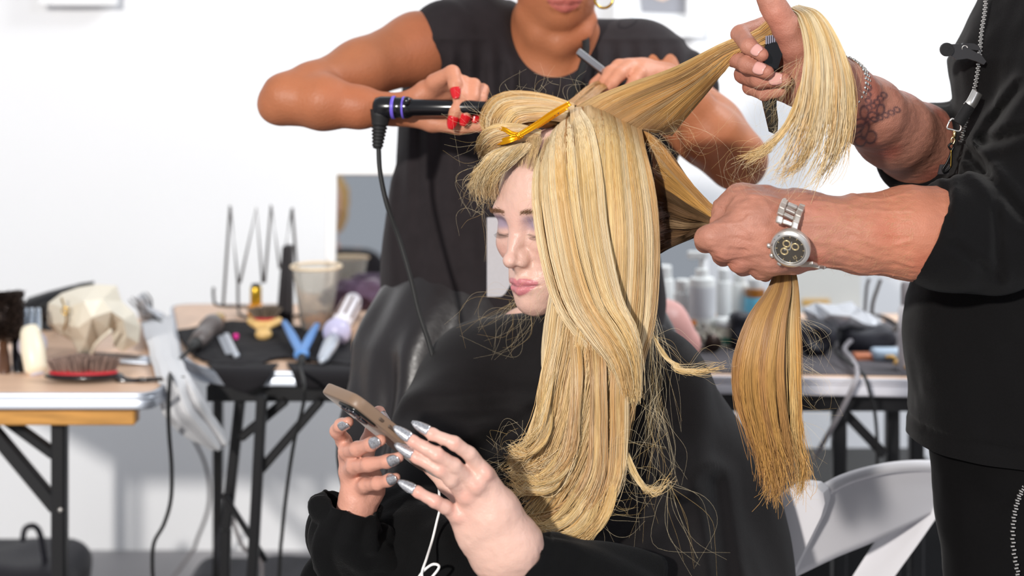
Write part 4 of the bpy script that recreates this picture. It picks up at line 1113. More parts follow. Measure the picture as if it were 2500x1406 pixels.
# main curtain, behind layer, body, front sweep
hair_sheet('hair_curtain', [
    [(1392,268,1.665),(1470,262,1.665),(1560,292,1.665)],
    [(1395,330,1.605),(1480,318,1.595),(1572,370,1.61)],
    [(1385,430,1.57),(1485,430,1.555),(1590,450,1.58)],
    [(1370,560,1.555),(1490,560,1.535),(1602,550,1.565)],
    [(1362,690,1.545),(1488,690,1.525),(1602,670,1.55)],
    [(1350,820,1.535),(1475,820,1.515),(1590,790,1.54)],
    [(1330,930,1.525),(1450,940,1.505),(1560,900,1.525)],
    [(1318,1020,1.51),(1420,1050,1.495),(1535,1020,1.51)],
    [(1285,1100,1.50),(1375,1160,1.485),(1505,1130,1.50)],
    [(1245,1135,1.495),(1310,1250,1.475),(1430,1260,1.49)],
    [(1225,1125,1.49),(1265,1290,1.465),(1385,1340,1.48)]],
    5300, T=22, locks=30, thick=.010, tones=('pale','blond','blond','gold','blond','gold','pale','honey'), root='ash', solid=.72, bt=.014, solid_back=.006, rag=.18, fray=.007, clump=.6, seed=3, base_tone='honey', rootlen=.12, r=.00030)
hair_sheet('front_sweep', [
    [(1345,318,1.655),(1375,292,1.655),(1420,268,1.66)],
    [(1314,385,1.60),(1365,345,1.59),(1450,320,1.59)],
    [(1306,470,1.575),(1368,450,1.553),(1470,430,1.55)],
    [(1316,570,1.56),(1385,570,1.535),(1480,540,1.53)],
    [(1334,660,1.548),(1405,665,1.52),(1500,650,1.515)],
    [(1360,740,1.535),(1435,750,1.505),(1520,740,1.505)],
    [(1410,810,1.525),(1480,815,1.495),(1545,800,1.50)],
    [(1478,878,1.51),(1515,872,1.490),(1548,862,1.50)],
    [(1516,930,1.503),(1530,935,1.493),(1545,940,1.50)],
    [(1525,985,1.50),(1533,990,1.494),(1540,992,1.50)]],
    2700, T=20, locks=22, thick=.008, tones=('pale','blond','pale','gold','blond','gold'), root='pale', solid=.80, bt=.008, rag=.11, fray=.003, clump=.3, seed=5, base_tone='honey', r=.00028)
hair_sheet('hair_underlayer', [
    [(1330,560,1.585),(1350,560,1.58),(1390,560,1.575)],
    [(1345,680,1.575),(1375,690,1.565),(1410,700,1.56)],
    [(1328,790,1.565),(1375,790,1.55),(1440,790,1.54)],
    [(1322,880,1.55),(1375,890,1.53),(1450,890,1.52)],
    [(1335,970,1.53),(1375,980,1.51),(1430,1000,1.50)],
    [(1330,1040,1.51),(1345,1060,1.495),(1400,1090,1.49)],
    [(1290,1085,1.50),(1295,1110,1.485),(1340,1150,1.48)],
    [(1238,1105,1.495),(1235,1135,1.475),(1240,1175,1.475)]],
    1400, T=18, locks=14, thick=.006, tones=('pale','blond','gold','pale'), solid=.66, bt=.008, rag=.18, fray=.005, clump=.55, seed=8, base_tone='gold')
# strands lying between the lock of the front sweep and the ends: lower left curls
for i, (st, n) in enumerate([
    ([[(1385,790,1.530),(1430,790,1.520)],[(1395,900,1.500),(1440,905,1.495)],[(1390,1010,1.485),(1430,1020,1.485)],[(1370,1110,1.475),(1420,1120,1.475)],[(1310,1170,1.465),(1350,1200,1.465)],[(1240,1160,1.465),(1250,1195,1.46)]], 420),
    ([[(1430,800,1.518),(1480,800,1.512)],[(1440,920,1.493),(1480,920,1.492)],[(1440,1040,1.483),(1480,1050,1.482)],[(1430,1150,1.473),(1470,1170,1.472)],[(1370,1240,1.463),(1420,1260,1.462)],[(1290,1270,1.458),(1310,1300,1.458)],[(1265,1250,1.458),(1275,1285,1.456)]], 480),
    ([[(1500,800,1.512),(1550,800,1.518)],[(1490,930,1.490),(1535,930,1.495)],[(1490,1060,1.482),(1530,1040,1.488)],[(1480,1180,1.472),(1520,1150,1.478)],[(1440,1260,1.466),(1480,1240,1.470)],[(1390,1320,1.46),(1410,1320,1.462)],[(1370,1350,1.458),(1385,1355,1.458)]], 420)]):
    hair_sheet('curled_ends', st, n, T=24, locks=7, thick=.006, tones=('blond','gold','pale','honey'), solid=.5, bt=.004, rag=.16, fray=.010, clump=.5, seed=20+i, base_tone='gold', under=False, rag0=.35, r=.00026)
for i, (c, n, w0) in enumerate([
    ([(1345,985,1.492),(1322,1060,1.480),(1275,1108,1.470),(1230,1098,1.466)], 170, 16), ([(1392,1060,1.480),(1362,1145,1.466),(1296,1180,1.456),(1234,1150,1.452)], 200, 18),
    ([(1380,1130,1.470),(1340,1190,1.458),(1280,1200,1.450),(1240,1176,1.448)], 150, 14), ([(1446,1130,1.470),(1400,1240,1.456),(1330,1290,1.448),(1264,1262,1.446)], 220, 18),
    ([(1470,1170,1.468),(1430,1270,1.454),(1360,1312,1.446),(1292,1290,1.444)], 170, 14), ([(1505,1130,1.472),(1478,1240,1.458),(1430,1310,1.450),(1370,1345,1.448)], 220, 16),
    ([(1530,1100,1.475),(1555,1170,1.462),(1600,1200,1.455),(1652,1150,1.452)], 60, 10), ([(1592,815,1.53),(1635,885,1.515),(1705,906,1.50),(1792,892,1.495)], 110, 9),
    ([(1962,190,1.448),(1930,290,1.448),(1872,360,1.452),(1800,398,1.458)], 190, 12), ([(2020,230,1.444),(1990,330,1.446),(1950,400,1.450),(1880,446,1.456)], 110, 14),
    ([(1350,900,1.505),(1322,1000,1.490),(1300,1060,1.480),(1262,1095,1.472)], 130, 14)]):
    wk = (.45, 1.0, .75, .35)
    st = [[(x-w0*wk[k], y-w0*.5*wk[k], Y+(.012 if k == 0 else 0)), (x+w0*wk[k], y+w0*.5*wk[k], Y-.002+(.012 if k == 0 else 0))] for k, (x, y, Y) in enumerate(c)]
    hair_sheet('curled_wisp', st, n, T=20, locks=4, thick=.004, tones=('pale','blond','gold','blond'), solid=.5, bt=.003, rag=.28, fray=.007, clump=.75, seed=40+i, base_tone='gold', under=False, rag0=.35, r=.0002)
# section drawn back to the lower fist and its hanging tail
hair_sheet('drawn_section', [
    [(1545,300,1.66),(1585,360,1.66),(1600,450,1.66),(1602,540,1.65),(1600,622,1.64)],
    [(1610,345,1.635),(1630,410,1.62),(1635,470,1.615),(1635,530,1.61),(1632,605,1.61)],
    [(1672,425,1.585),(1680,460,1.57),(1685,500,1.565),(1685,540,1.565),(1680,585,1.57)],
    [(1718,485,1.54),(1722,502,1.53),(1724,522,1.528),(1724,542,1.528),(1720,568,1.53)],
    [(1755,522,1.508),(1758,532,1.502),(1760,543,1.50),(1760,552,1.50),(1758,562,1.50)],
    [(1800,545,1.505),(1800,550,1.50),(1800,556,1.50),(1800,562,1.50),(1800,566,1.50)]],
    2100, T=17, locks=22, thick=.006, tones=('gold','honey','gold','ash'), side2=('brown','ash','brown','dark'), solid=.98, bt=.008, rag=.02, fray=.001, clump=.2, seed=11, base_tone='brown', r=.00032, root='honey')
hair_sheet('ponytail_end', [
    [(1895,640,1.505),(1915,645,1.50),(1938,650,1.505)],
    [(1880,705,1.50),(1912,705,1.488),(1946,698,1.50)],
    [(1832,780,1.495),(1885,785,1.475),(1950,780,1.495)],
    [(1800,880,1.49),(1868,890,1.468),(1954,880,1.49)],
    [(1806,970,1.49),(1872,980,1.468),(1950,980,1.49)],
    [(1842,1060,1.49),(1890,1070,1.472),(1944,1070,1.49)],
    [(1868,1130,1.49),(1906,1138,1.478),(1952,1130,1.49)],
    [(1884,1185,1.49),(1910,1195,1.482),(1952,1175,1.49)],
    [(1892,1228,1.49),(1906,1240,1.484),(1938,1212,1.49)]],
    2500, T=20, locks=20, thick=.007, tones=('honey','brown','honey','gold'), side2=('gold','blond','honey','gold'), root='dark', rootlen=.35, solid=.74, bt=.014, rag=.30, fray=.012, clump=.75, seed=12, base_tone='brown', r=.00028)
# section lifted to the raised hand and the part that falls over the thumb
hair_sheet('lifted_section', [
    [(1395,268,1.70),(1450,282,1.66),(1520,300,1.64),(1600,322,1.65),(1640,330,1.66)],
    [(1450,238,1.675),(1500,252,1.63),(1565,270,1.615),(1630,292,1.62),(1662,300,1.63)],
    [(1530,210,1.635),(1570,222,1.60),(1620,238,1.59),(1668,250,1.59),(1692,262,1.60)],
    [(1625,180,1.585),(1652,188,1.565),(1685,198,1.56),(1710,208,1.56),(1730,215,1.565)],
    [(1715,142,1.535),(1728,148,1.525),(1745,156,1.522),(1755,164,1.522),(1765,168,1.525)],
    [(1788,108,1.508),(1794,111,1.505),(1800,115,1.505),(1804,119,1.505),(1806,124,1.505)],
    [(1845,90,1.500),(1848,94,1.498),(1852,98,1.498),(1855,102,1.498),(1858,106,1.50)],
    [(1890,55,1.512),(1894,60,1.508),(1900,66,1.508),(1904,70,1.508),(1908,74,1.512)],
    [(1925,28,1.518),(1930,32,1.514),(1936,36,1.514),(1940,40,1.514),(1944,44,1.516)]],
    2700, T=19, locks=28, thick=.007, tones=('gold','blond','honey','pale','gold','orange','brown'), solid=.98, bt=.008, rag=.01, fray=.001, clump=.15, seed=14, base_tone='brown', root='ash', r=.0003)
hair_sheet('falling_ends', [
    [(1926,26,1.518),(1938,20,1.52),(1952,16,1.525)],
    [(1950,52,1.475),(1978,42,1.473),(2004,40,1.48)],
    [(1966,120,1.452),(2004,112,1.448),(2046,110,1.458)],
    [(1962,195,1.445),(2010,200,1.44),(2074,195,1.452)],
    [(1950,270,1.445),(2002,285,1.44),(2078,275,1.452)],
    [(1925,335,1.45),(1985,360,1.44),(2062,350,1.452)],
    [(1895,395,1.455),(1955,425,1.445),(2032,412,1.455)],
    [(1862,440,1.46),(1925,470,1.45),(1996,458,1.46)]],
    2000, T=22, locks=30, thick=.008, tones=('pale','blond','pale','gold','blond'), solid=.30, bt=.006, rag=.50, fray=.010, clump=.78, seed=15, base_tone='blond', tipspread=.05, r=.00028)
# rolled fringe in the clip, lower twist, baby hair
hair_sheet('rolled_fringe', [
    [(1402,256,1.70),(1402,275,1.665),(1395,305,1.65)],
    [(1335,238,1.70),(1340,262,1.655),(1340,298,1.63)],
    [(1262,232,1.70),(1275,262,1.635),(1290,302,1.62)],
    [(1212,246,1.69),(1240,272,1.62),(1268,308,1.61)],
    [(1190,282,1.67),(1220,300,1.612),(1258,322,1.61)],
    [(1196,318,1.65),(1225,325,1.62),(1258,334,1.62)],
    [(1225,335,1.63),(1240,338,1.625),(1262,342,1.625)]],
    1400, T=17, locks=13, thick=.006, tones=('blond','gold','ash','honey','pale'), solid=.98, bt=.02, rag=.03, fray=.002, clump=.1, seed=16, base_tone='honey', r=.00032)
hair_sheet('clipped_twist', [
    [(1322,318,1.615),(1318,330,1.61),(1312,342,1.61)],
    [(1262,304,1.605),(1264,324,1.60),(1266,344,1.605)],
    [(1212,306,1.61),(1216,330,1.603),(1226,354,1.608)],
    [(1182,328,1.63),(1190,352,1.62),(1205,372,1.62)],
    [(1176,362,1.655),(1184,382,1.65),(1196,398,1.64)]],
    800, T=18, locks=9, thick=.005, tones=('blond','pale','honey','ash'), solid=.98, bt=.012, rag=.05, fray=.003, clump=.1, seed=17, base_tone='honey', r=.0003)
hair_sheet('baby_hair', [
    [(1318,345,1.61),(1280,350,1.605),(1240,358,1.61)],
    [(1292,360,1.60),(1250,368,1.59),(1212,372,1.60)],
    [(1255,385,1.595),(1218,390,1.588),(1192,392,1.60)],
    [(1218,415,1.60),(1196,418,1.60),(1176,415,1.61)],
    [(1198,450,1.62),(1184,450,1.615),(1168,440,1.62)],
    [(1200,485,1.64),(1188,482,1.63),(1172,462,1.63)]],
    1300, T=15, locks=14, thick=.007, tones=('blond','gold','pale','pale'), solid=.62, bt=.008, rag=.18, fray=.008, clump=.3, seed=18, base_tone='ash', r=.00016, wav=.004, rag0=.3)
hair_sheet('temple_hair', [
    [(1318,432,1.585),(1300,420,1.585),(1280,412,1.59),(1255,408,1.60),(1225,415,1.61)],
    [(1330,385,1.59),(1312,378,1.592),(1290,374,1.597),(1262,374,1.605),(1232,385,1.615)],
    [(1345,330,1.61),(1325,330,1.61),(1300,332,1.61),(1270,340,1.615),(1240,355,1.62)]],
    650, T=12, locks=22, thick=.003, tones=('ash','blond','ash'), solid=.98, bt=.002, rag=.1, fray=.002, clump=.3, seed=19, r=.00013, under=False, rag0=.95)
hair_sheet('held_strand', [
    [(1385,250,1.71),(1420,266,1.70)],[(1412,232,1.75),(1442,250,1.74)],[(1438,212,1.81),(1464,228,1.80)],[(1462,204,1.865),(1480,216,1.86)]],
    350, T=12, locks=6, thick=.004, tones=('orange','gold','honey'), solid=.95, bt=.004, rag=.02, fray=.001, seed=21, base_tone='honey')
# loose flyaways: single hairs
def fly(name, specs, r=.00008, tone=('pale','pale','blond')):
    g = np.random.default_rng(99); X = []; C = []
    for (x0,y0,Y0,x1,y1,Y1,n,js,je,bend) in specs:
        for _ in range(max(3, int(n*.55))):
            a = P(x0+g.normal(0,js), y0+g.normal(0,js), Y0+g.normal(0,.004)); b = P(x1+g.normal(0,je), y1+g.normal(0,je), Y1+g.normal(0,.01))
            d = b-a; L = np.linalg.norm(d); p = np.cross(nrm(d), (0,1,0))*g.normal(0,1)*bend*L; q = g.normal(0,.03,3)*L
            X.append(spline(np.array([a, a+d*.33+p*.9+q, a+d*.66+p*1.0-q*.4, b+p*g.normal(0,.6)]), 16)); C.append(PALL[tone[g.integers(0,len(tone))]])
    X = np.array(X); N = len(X); R = np.repeat((r*np.linspace(1,.4,16))[None], N, 0); C = np.repeat(np.array(C)[:,None], 16, 1)
    V, Q, Cc = strands_mesh(X, R, C); return obj(name, (V, Q), M_hair, mod, col=Cc, kind='stuff')
fly('flyaway_hair', [
    (1300,255,1.65,1290,205,1.66,26,30,30,.5), (1220,270,1.64,1150,210,1.64,14,14,26,.4), (1200,300,1.62,1110,300,1.62,16,12,26,.3), (1190,350,1.62,1130,360,1.62,18,14,24,.35),
    (1180,420,1.62,1160,500,1.62,60,14,18,.3), (1420,250,1.66,1440,195,1.67,16,14,22,.5), (1350,250,1.67,1360,190,1.67,14,26,22,.5), (1200,440,1.63,1195,640,1.62,5,6,6,.08), (1190,520,1.63,1130,560,1.62,4,6,16,.4),
    (1270,730,1.68,1200,850,1.66,30,16,30,.35), (1290,770,1.66,1230,850,1.62,18,20,30,.3), (1260,740,1.67,1160,800,1.66,16,12,26,.4),
    (1590,350,1.62,1640,420,1.62,40,10,14,.4), (1640,310,1.62,1700,310,1.60,20,8,30,.5), (1600,330,1.62,1640,400,1.61,30,14,16,.3), (1660,300,1.61,1750,420,1.60,5,10,30,.3),
    (1330,560,1.56,1300,640,1.56,18,8,14,.3), (1330,480,1.57,1310,560,1.57,18,6,8,.3), (1345,680,1.56,1320,780,1.55,24,8,14,.25), (1380,820,1.52,1340,960,1.50,20,14,16,.2),
    (1590,760,1.54,1600,1050,1.50,70,10,22,.06), (1600,960,1.51,1560,1250,1.47,24,16,40,.10), (1600,1000,1.51,1650,1180,1.46,26,16,16,.1), (1610,1080,1.49,1500,1190,1.46,18,20,18,.35),
    (1635,1180,1.46,1700,1370,1.45,22,4,34,.15), (1500,1150,1.48,1620,1190,1.46,22,24,16,.4), (1590,820,1.54,1680,905,1.52,26,3,8,.16), (1680,900,1.52,1790,895,1.50,16,6,10,.3),
    (1480,1240,1.46,1560,1250,1.46,20,20,20,.3), (1420,1300,1.46,1470,1350,1.45,22,22,24,.4), (1240,1120,1.48,1210,1180,1.47,40,20,22,.5), (1260,1060,1.49,1215,1090,1.48,22,16,20,.5), (1300,1230,1.46,1245,1230,1.455,30,24,20,.5),
    (1950,780,1.49,2000,900,1.48,46,8,36,.4), (1955,900,1.49,1990,990,1.48,40,8,26,.4), (1960,1030,1.49,1985,1130,1.48,30,6,16,.3), (1820,860,1.49,1780,830,1.49,14,14,16,.4), (1960,1150,1.49,1990,1200,1.48,26,10,16,.3),
    (1960,60,1.46,2060,60,1.47,16,14,24,.35), (2040,120,1.455,2080,230,1.46,24,12,18,.25), (1850,360,1.455,1810,430,1.455,46,12,26,.35), (1900,320,1.45,1870,430,1.45,34,14,22,.2), (1990,340,1.45,1940,460,1.45,30,26,26,.15),
    (1930,200,1.45,1860,290,1.46,40,10,22,.2), (1950,150,1.45,1890,300,1.45,26,6,18,.2), (1660,250,1.60,1700,330,1.60,10,20,40,.5)])
# scalp under the parting
# ---- the golden sectioning clip in her fringe
gc = thing('sectioning_clip', 'long golden metal clip pinning the blonde woman\'s rolled fringe', 'hair clip', P(1310,320,1.60))
MGc = mat('golden_clip', (255,176,24), .24, .85)
def clip_arm(pts, w, th, name, m=MGc):
    q = spline(np.array([P(*p) for p in pts]), 24); T = np.gradient(q, axis=0); sd = np.array([nrm(np.cross(t, (.2,-1,.3))) for t in T]); wv = (w*(.75+.25*np.sin(np.linspace(.3, pi-.4, 24))))[:,None]
    nn = np.cross(T, sd); nn /= np.linalg.norm(nn, axis=1, keepdims=True)
    prof = np.linspace(-1, 1, 7)
    G = np.stack([q+sd*wv*p_+nn*(.0009*(1-p_*p_)) for p_ in prof], 1)
    return obj(name, gridm(G, th), m, gc)
clip_arm([(1392,252,1.635),(1350,276,1.618),(1310,304,1.603),(1266,331,1.590)], .0036, .0009, 'upper_arm')
clip_arm([(1385,262,1.642),(1345,287,1.625),(1305,312,1.611),(1268,335,1.598)], .0030, .0008, 'lower_arm')
clip_arm([(1270,328,1.589),(1250,326,1.592),(1232,316,1.596),(1216,312,1.602)], .0028, .0009, 'thumb_lever')
clip_arm([(1266,333,1.594),(1246,340,1.594),(1228,345,1.598),(1214,347,1.604)], .0040, .0009, 'thumb_lever')
obj('hinge', tube([P(1262,326,1.588), P(1268,340,1.590)], .0022, 12), MGc, gc)
obj('rivets', comb(*[ellv(P(1336+i*9,292-i*5.2,1.612+i*.003), (.0011,)*3, n=8, m=6) for i in range(4)]), mat('dark_rivet', (120,84,70), .3, .6), gc, kind='stuff')
# ================================================================ tables and the things on them
ZT = .74
def T(px, py): Y = (ZC-ZT)*F/(py-HZ); return P(px, py, Y)
from mathutils import Vector as _V
from mathutils.geometry import delaunay_2d_cdt
M_wood = mat('pale_wood_laminate', (222,186,158), .38, noise=(6,.05,(1,8,1)))
M_alu = mat('aluminium_edge', (196,202,212), .42, .9, bump=(1,0.0))
M_blk = mat('black_painted_steel', (24,24,26), .4)
M_plank = mat('varnished_pine', (206,150,78), .4, noise=(18,.22,(.6,4,6)))
def round_poly(pts, r=.03, n=5):
    pts = [np.array(p, float) for p in pts]; out = []
    for i in range(len(pts)):
        a, b, c = pts[i-1], pts[i], pts[(i+1) % len(pts)]; d1 = nrm(a-b); d2 = nrm(c-b); rr = min(r, np.linalg.norm(a-b)*.4, np.linalg.norm(c-b)*.4)
        for k in range(n+1):
            t = k/n; out.append((1-t)**2*(b+d1*rr)+2*t*(1-t)*b+t*t*(b+d2*rr))
    return np.array(out)
def table(name, poly, label, th=.028, r=.05, edge=M_alu):
    base = np.mean(poly, 0); base[2] = 0
    t = thing(name, label, 'table', base)
    rp = round_poly(poly, r)
    obj('table_top', prism(rp-np.array([0,0,.004]), (0,0,-th+.006)), M_wood, t, smooth='auto')
    c = rp.mean(0); inn = c+(rp-c)*.992
    obj('laminate', prism(inn, (0,0,-.005)), M_wood, t, smooth=False)
    # ribbed metal edge
    prof = [(0,0),(.0045,-.001),(.005,-.004),(.0035,-.006),(.005,-.009),(.0035,-.012),(.005,-.015),(.005,-th+.003),(0,-th)]
    n = len(rp); G = []
    for i in range(n+1):
        p = rp[i % n]; tg = nrm(rp[(i+1) % n]-rp[i-1]); o_ = np.cross(tg, (0,0,1))
        if o_@(p-c) < 0: o_ = -o_
        G.append([p+o_*a+np.array([0,0,b]) for a, b in prof])
    obj('edge_trim', gridm(np.array(G)), edge, t, smooth='auto')
    return t
def bar(a, b, w, d, m, name, parent, label=None):
    a = np.array(a, float); b = np.array(b, float); R = np.column_stack(frame_of(b-a, (0,1,0))); L = np.linalg.norm(b-a)
    return obj(name, boxv((a+b)/2, (w, d, L), R, .003), m, parent, smooth=False, label=label)
def pl(px, py, Y): return P(px, py, Y)
# left table
tl = table('folding_table', [T(-520,958), T(372,958), T(402,935), T(398,890), T(362,775), T(-520,775)], 'pale wood folding table at the left with pine plank under its edge', r=.04)
obj('plank', boxv((P(-90,1013,2.325)), (.57,.03,.027), bev=.003), M_plank, tl, smooth=False, label='varnished pine plank')
def leg(px, py0, Y, w=.024, name='leg', z1=0.0, parent=None, x2=None):
    a = P(px, py0, Y); b = np.array([x2 if x2 is not None else a[0], Y, z1]); return bar(a, b, w, .024, M_blk, name, parent)
leg(146, 1000, 2.37, parent=tl); leg(-420, 1000, 2.37, parent=tl)
bar((-1.55,2.90,.70), (-1.55,2.90,0), .024, .024, M_blk, 'leg', tl); bar((-1.10,2.95,.70), (-1.10,2.95,0), .024, .024, M_blk, 'leg', tl)
bar(P(-60,1000,2.40), P(140,1240,2.38), .024, .018, M_blk, 'brace', tl); bar(P(10,1020,2.42), P(135,1110,2.40), .018, .016, M_blk, 'brace', tl)
obj('bolt', lathe([(.004,0),(.004,.003),(0,.0035)], P(148,1244,2.357), (0,-1,0), 10), M_steel, tl)
# middle table
tm = table('folding_table', [T(420,742), T(444,866), T(485,892), T(550,904), T(1400,908), T(1400,742)], 'pale wood folding table in the middle under black cloth and curling tools', r=.05)
obj('apron', boxv(P(900,958,2.47), (.56,.02,.028), bev=.002), M_blk, tm, smooth=False, label='black steel rail')
bar(P(588,962,2.49), P(552,1290,2.49), .018, .018, M_blk, 'leg', tm); bar(P(552,1290,2.49), (P(552,1290,2.49)[0]-.01,2.49,0), .018, .018, M_blk, 'leg', tm)
bar(P(640,962,2.42), (P(585,1420,2.42)[0],2.42,0), .018, .018, M_blk, 'leg', tm)
bar(P(785,975,2.44), P(625,1160,2.43), .016, .012, M_blk, 'brace', tm); bar(P(700,975,2.46), P(586,1070,2.46), .016, .012, M_blk, 'brace', tm)
bar((.25,2.95,.7), (.25,2.95,0), .024, .024, M_blk, 'leg', tm); bar((-.62,3.0,.7), (-.62,3.0,0), .02, .02, M_blk, 'leg', tm)
bar(P(545,1205,2.46), P(650,1370,2.46), .010, .010, M_blk, 'brace', tm)
# right table
tr = table('folding_table', [T(1480,912), T(2620,932), T(2620,768), T(1480,762)], 'pale wood folding table at the right crowded with white bottles', th=.031, r=.03, edge=mat('light_edge_band', (206,204,210), .4))
obj('apron', boxv(P(1960,980,2.46), (.62,.02,.030), bev=.002), M_blk, tr, smooth=False, label='black steel rail')
leg(2048, 990, 2.48, parent=tr); leg(2178, 990, 2.60, parent=tr); leg(2236, 990, 2.48, parent=tr); leg(1700, 990, 2.48, parent=tr)
bar(P(2055,1000,2.50), P(2160,1110,2.50), .018, .014, M_blk, 'brace', tr)
def on_table(name, label, cat, px, py, group=None): return thing(name, label, cat, T(px, py), group)

# ---- wall mirror, table mirrors, framed prints
fm = thing('picture_frame', 'white framed print hanging on the wall, upper right', 'picture', P(1607,92,3.62))
M_fr = mat('white_frame', (244,245,246), .45)
def frame(parent, x0, y0, x1, y1, Y, w, d=.03, m=M_fr):
    a = P(x0, y0, Y); b = P(x1, y1, Y)
    for n_, c, s in (('frame_side', ((a[0]+w/2),Y,(a[2]+b[2])/2), (w,d,a[2]-b[2])), ('frame_side', ((b[0]-w/2),Y,(a[2]+b[2])/2), (w,d,a[2]-b[2])),
                  ('frame_rail', ((a[0]+b[0])/2,Y,a[2]-w/2), (b[0]-a[0]-2*w,d,w)), ('frame_rail', ((a[0]+b[0])/2,Y,b[2]+w/2), (b[0]-a[0]-2*w,d,w))):
        obj(n_, boxv(c, s, bev=.003), m, parent, smooth=False)
frame(fm, 1498, -170, 1718, 92, 3.62, .045)
obj('print', boxv(P(1608,-40,3.635), (.16,.004,.20)), mat('print_white', (232,234,236), .5), fm, smooth=False)
obj('print_shape', prism([P(x,y,3.630) for x, y in [(1556,-60),(1692,-60),(1680,34),(1566,30)]], (0,.002,0)), mat('print_grey', (150,152,160), .5), fm, smooth=False, label='grey printed tub shape')
obj('print_shape', prism([P(x,y,3.628) for x, y in [(1596,-40),(1640,-40),(1640,-8),(1618,2),(1596,-6)]], (0,.002,0)), mat('print_peach', (236,208,186), .5), fm, smooth=False, label='peach printed oval')
fm2 = thing('picture_frame', 'white framed picture whose lower edge shows at the top left', 'picture', P(190,14,3.62))
frame(fm2, 98, -260, 286, 14, 3.62, .03)
obj('print', boxv(P(192,-120,3.635), (.15,.004,.22)), mat('print_grey', (150,152,160), .5), fm2, smooth=False)
def mirror(label, x0, y0, x1, y1, Y, w, tilt, name='mirror'):
    a = P(x0, y0, Y); b = P(x1, y1, Y); W = b[0]-a[0]; H_ = a[2]-b[2]; base = np.array([(a[0]+b[0])/2, Y, b[2]])
    R = rotm((1,0,0), -tilt)
    t = thing(name, label, 'mirror', base)
    def pb(cx, cz, sx, sz, d, m, n_, off=0): obj(n_, boxv(base+R@np.array([cx, off, cz]), (sx, d, sz), R, .002), m, t, smooth=False)
    pb(-W/2+w/2, H_/2, w, H_, .02, M_fr, 'frame_side'); pb(W/2-w/2, H_/2, w, H_, .02, M_fr, 'frame_side')
    pb(0, H_-w/2, W-2*w, w, .02, M_fr, 'frame_rail'); pb(0, w/2, W-2*w, w, .02, M_fr, 'frame_rail')
    pb(0, H_/2, W-2*w, H_-2*w, .004, mat('mirror_glass', (225,228,230), .015, 1), 'glass', .002)
    return t
mirror('white framed mirror leaning behind the standing woman, blurred head reflected', 795, 405, 1352, 745, 3.04, .020, radians(6.6))
mirror('white framed mirror behind the white bottles on the right table', 1500, 560, 1735, 775, 2.96, .012, radians(24))

# ---- seated bystander seen in the mirror
by = thing('person', 'woman with short blonde hair and dark top reflected in the mirror', 'person', (-.74, .20, 0))
S = SDF(); HB = Head((-.78,.22,1.30), (.2,.97,-.1))
build_head(S, HB); S.cone((-.78,.20,1.22), (-.78,.20,1.10), .05, .06, .02); S.cone((-.92,.20,1.06), (-.64,.20,1.06), .06, .06, .03)
V, Q = S.mesh(.008); obj('body', (V, Q), mat('fair_skin', rough=.38, attr='Col'), by, col=skin_col(V, (222,170,148)))
S = SDF(); S.cone((-.95,.20,1.03), (-.61,.20,1.03), .085, .085, .05); S.cone((-.88,.20,.95), (-.70,.20,.95), .13, .13, .08); S.cone((-.79,.20,.9), (-.79,.18,.5), .15, .17, .08)
for s in (-1,1): S.cone((-.78+s*.19,.20,1.02), (-.78+s*.25,.25,.72), .06, .045, .03); S.cone((-.78+s*.10,.18,.48), (-.78+s*.10,.55,.47), .09, .07, .03); S.cone((-.78+s*.10,.55,.45), (-.78+s*.10,.55,.05), .06, .045, .03)
obj('clothes', S.mesh(.014), M_black, by)
S = SDF(); S.ell((-.78,.18,1.335), (.095,.105,.105), k=.02); S.ell((-.78,.15,1.26), (.09,.07,.09), k=.03); S.ell((-.78,.33,1.30), (.06,.08,.085), k=.01, op='s')
V, Q = S.mesh(.007, lambda X: .008*vnoise(X, 60)); obj('hair', (V, Q), mat('short_blonde_hair', (214,168,96), .6, noise=(60,.3,(1,1,.3))), by)
st_ = thing('stool', 'black stool under the reflected woman', 'stool', (-.79,.2,0))
obj('seat', lathe([(.16,.40),(.17,.41),(.17,.44),(.15,.45)], (-.79,.18,-.04), (0,0,1), 24), M_blk, st_)
obj('column', lathe([(.03,0),(.03,.37)], (-.79,.18,0), (0,0,1), 12), M_blk, st_); obj('base', lathe([(.2,0),(.2,.015),(.03,.03)], (-.79,.18,0), (0,0,1), 24), M_blk, st_)

# ---- crumpled things
def crumple(outline, inner, Y, name, m, parent, smooth=False, back=.05, label=None):
    """outline [(px,py)], inner [(px,py,bulge m)]: faceted front and back over one rim"""
    pts = [_V((x, y)) for x, y in outline]+[_V((x, y)) for x, y, _ in inner]; k = len(outline)
    out = delaunay_2d_cdt(pts, [(i, (i+1) % k) for i in range(k)], [], 1, 1e-4)
    V2, _, Fc, ov = out[0], out[1], out[2], out[3]
    bl = [0 if min(o_) < k else inner[min(o_)-k][2] for o_ in ov]
    Vf = np.array([P(v[0], v[1], Y-b) for v, b in zip(V2, bl)]); Vb = np.array([P(v[0], v[1], Y+(b*.8 if b else 0)+(0 if b else .002)) for v, b in zip(V2, bl)])
    n = len(Vf)
    Fs = [tuple(f) for f in Fc]+[tuple(i+n for i in f[::-1]) for f in Fc]+[(i, (i+1) % k, n+(i+1) % k, n+i) for i in range(k)]
    return obj(name, (np.vstack([Vf, Vb]), Fs), m, parent, smooth=smooth, label=label)
Yp = T(220,872)[1]
po = thing('pouch', 'crumpled champagne metallic pouch on the left table', 'pouch', T(220,872))
M_ch = mat('champagne_leatherette', (230,222,204), .42, .12, bump=(80,.001))
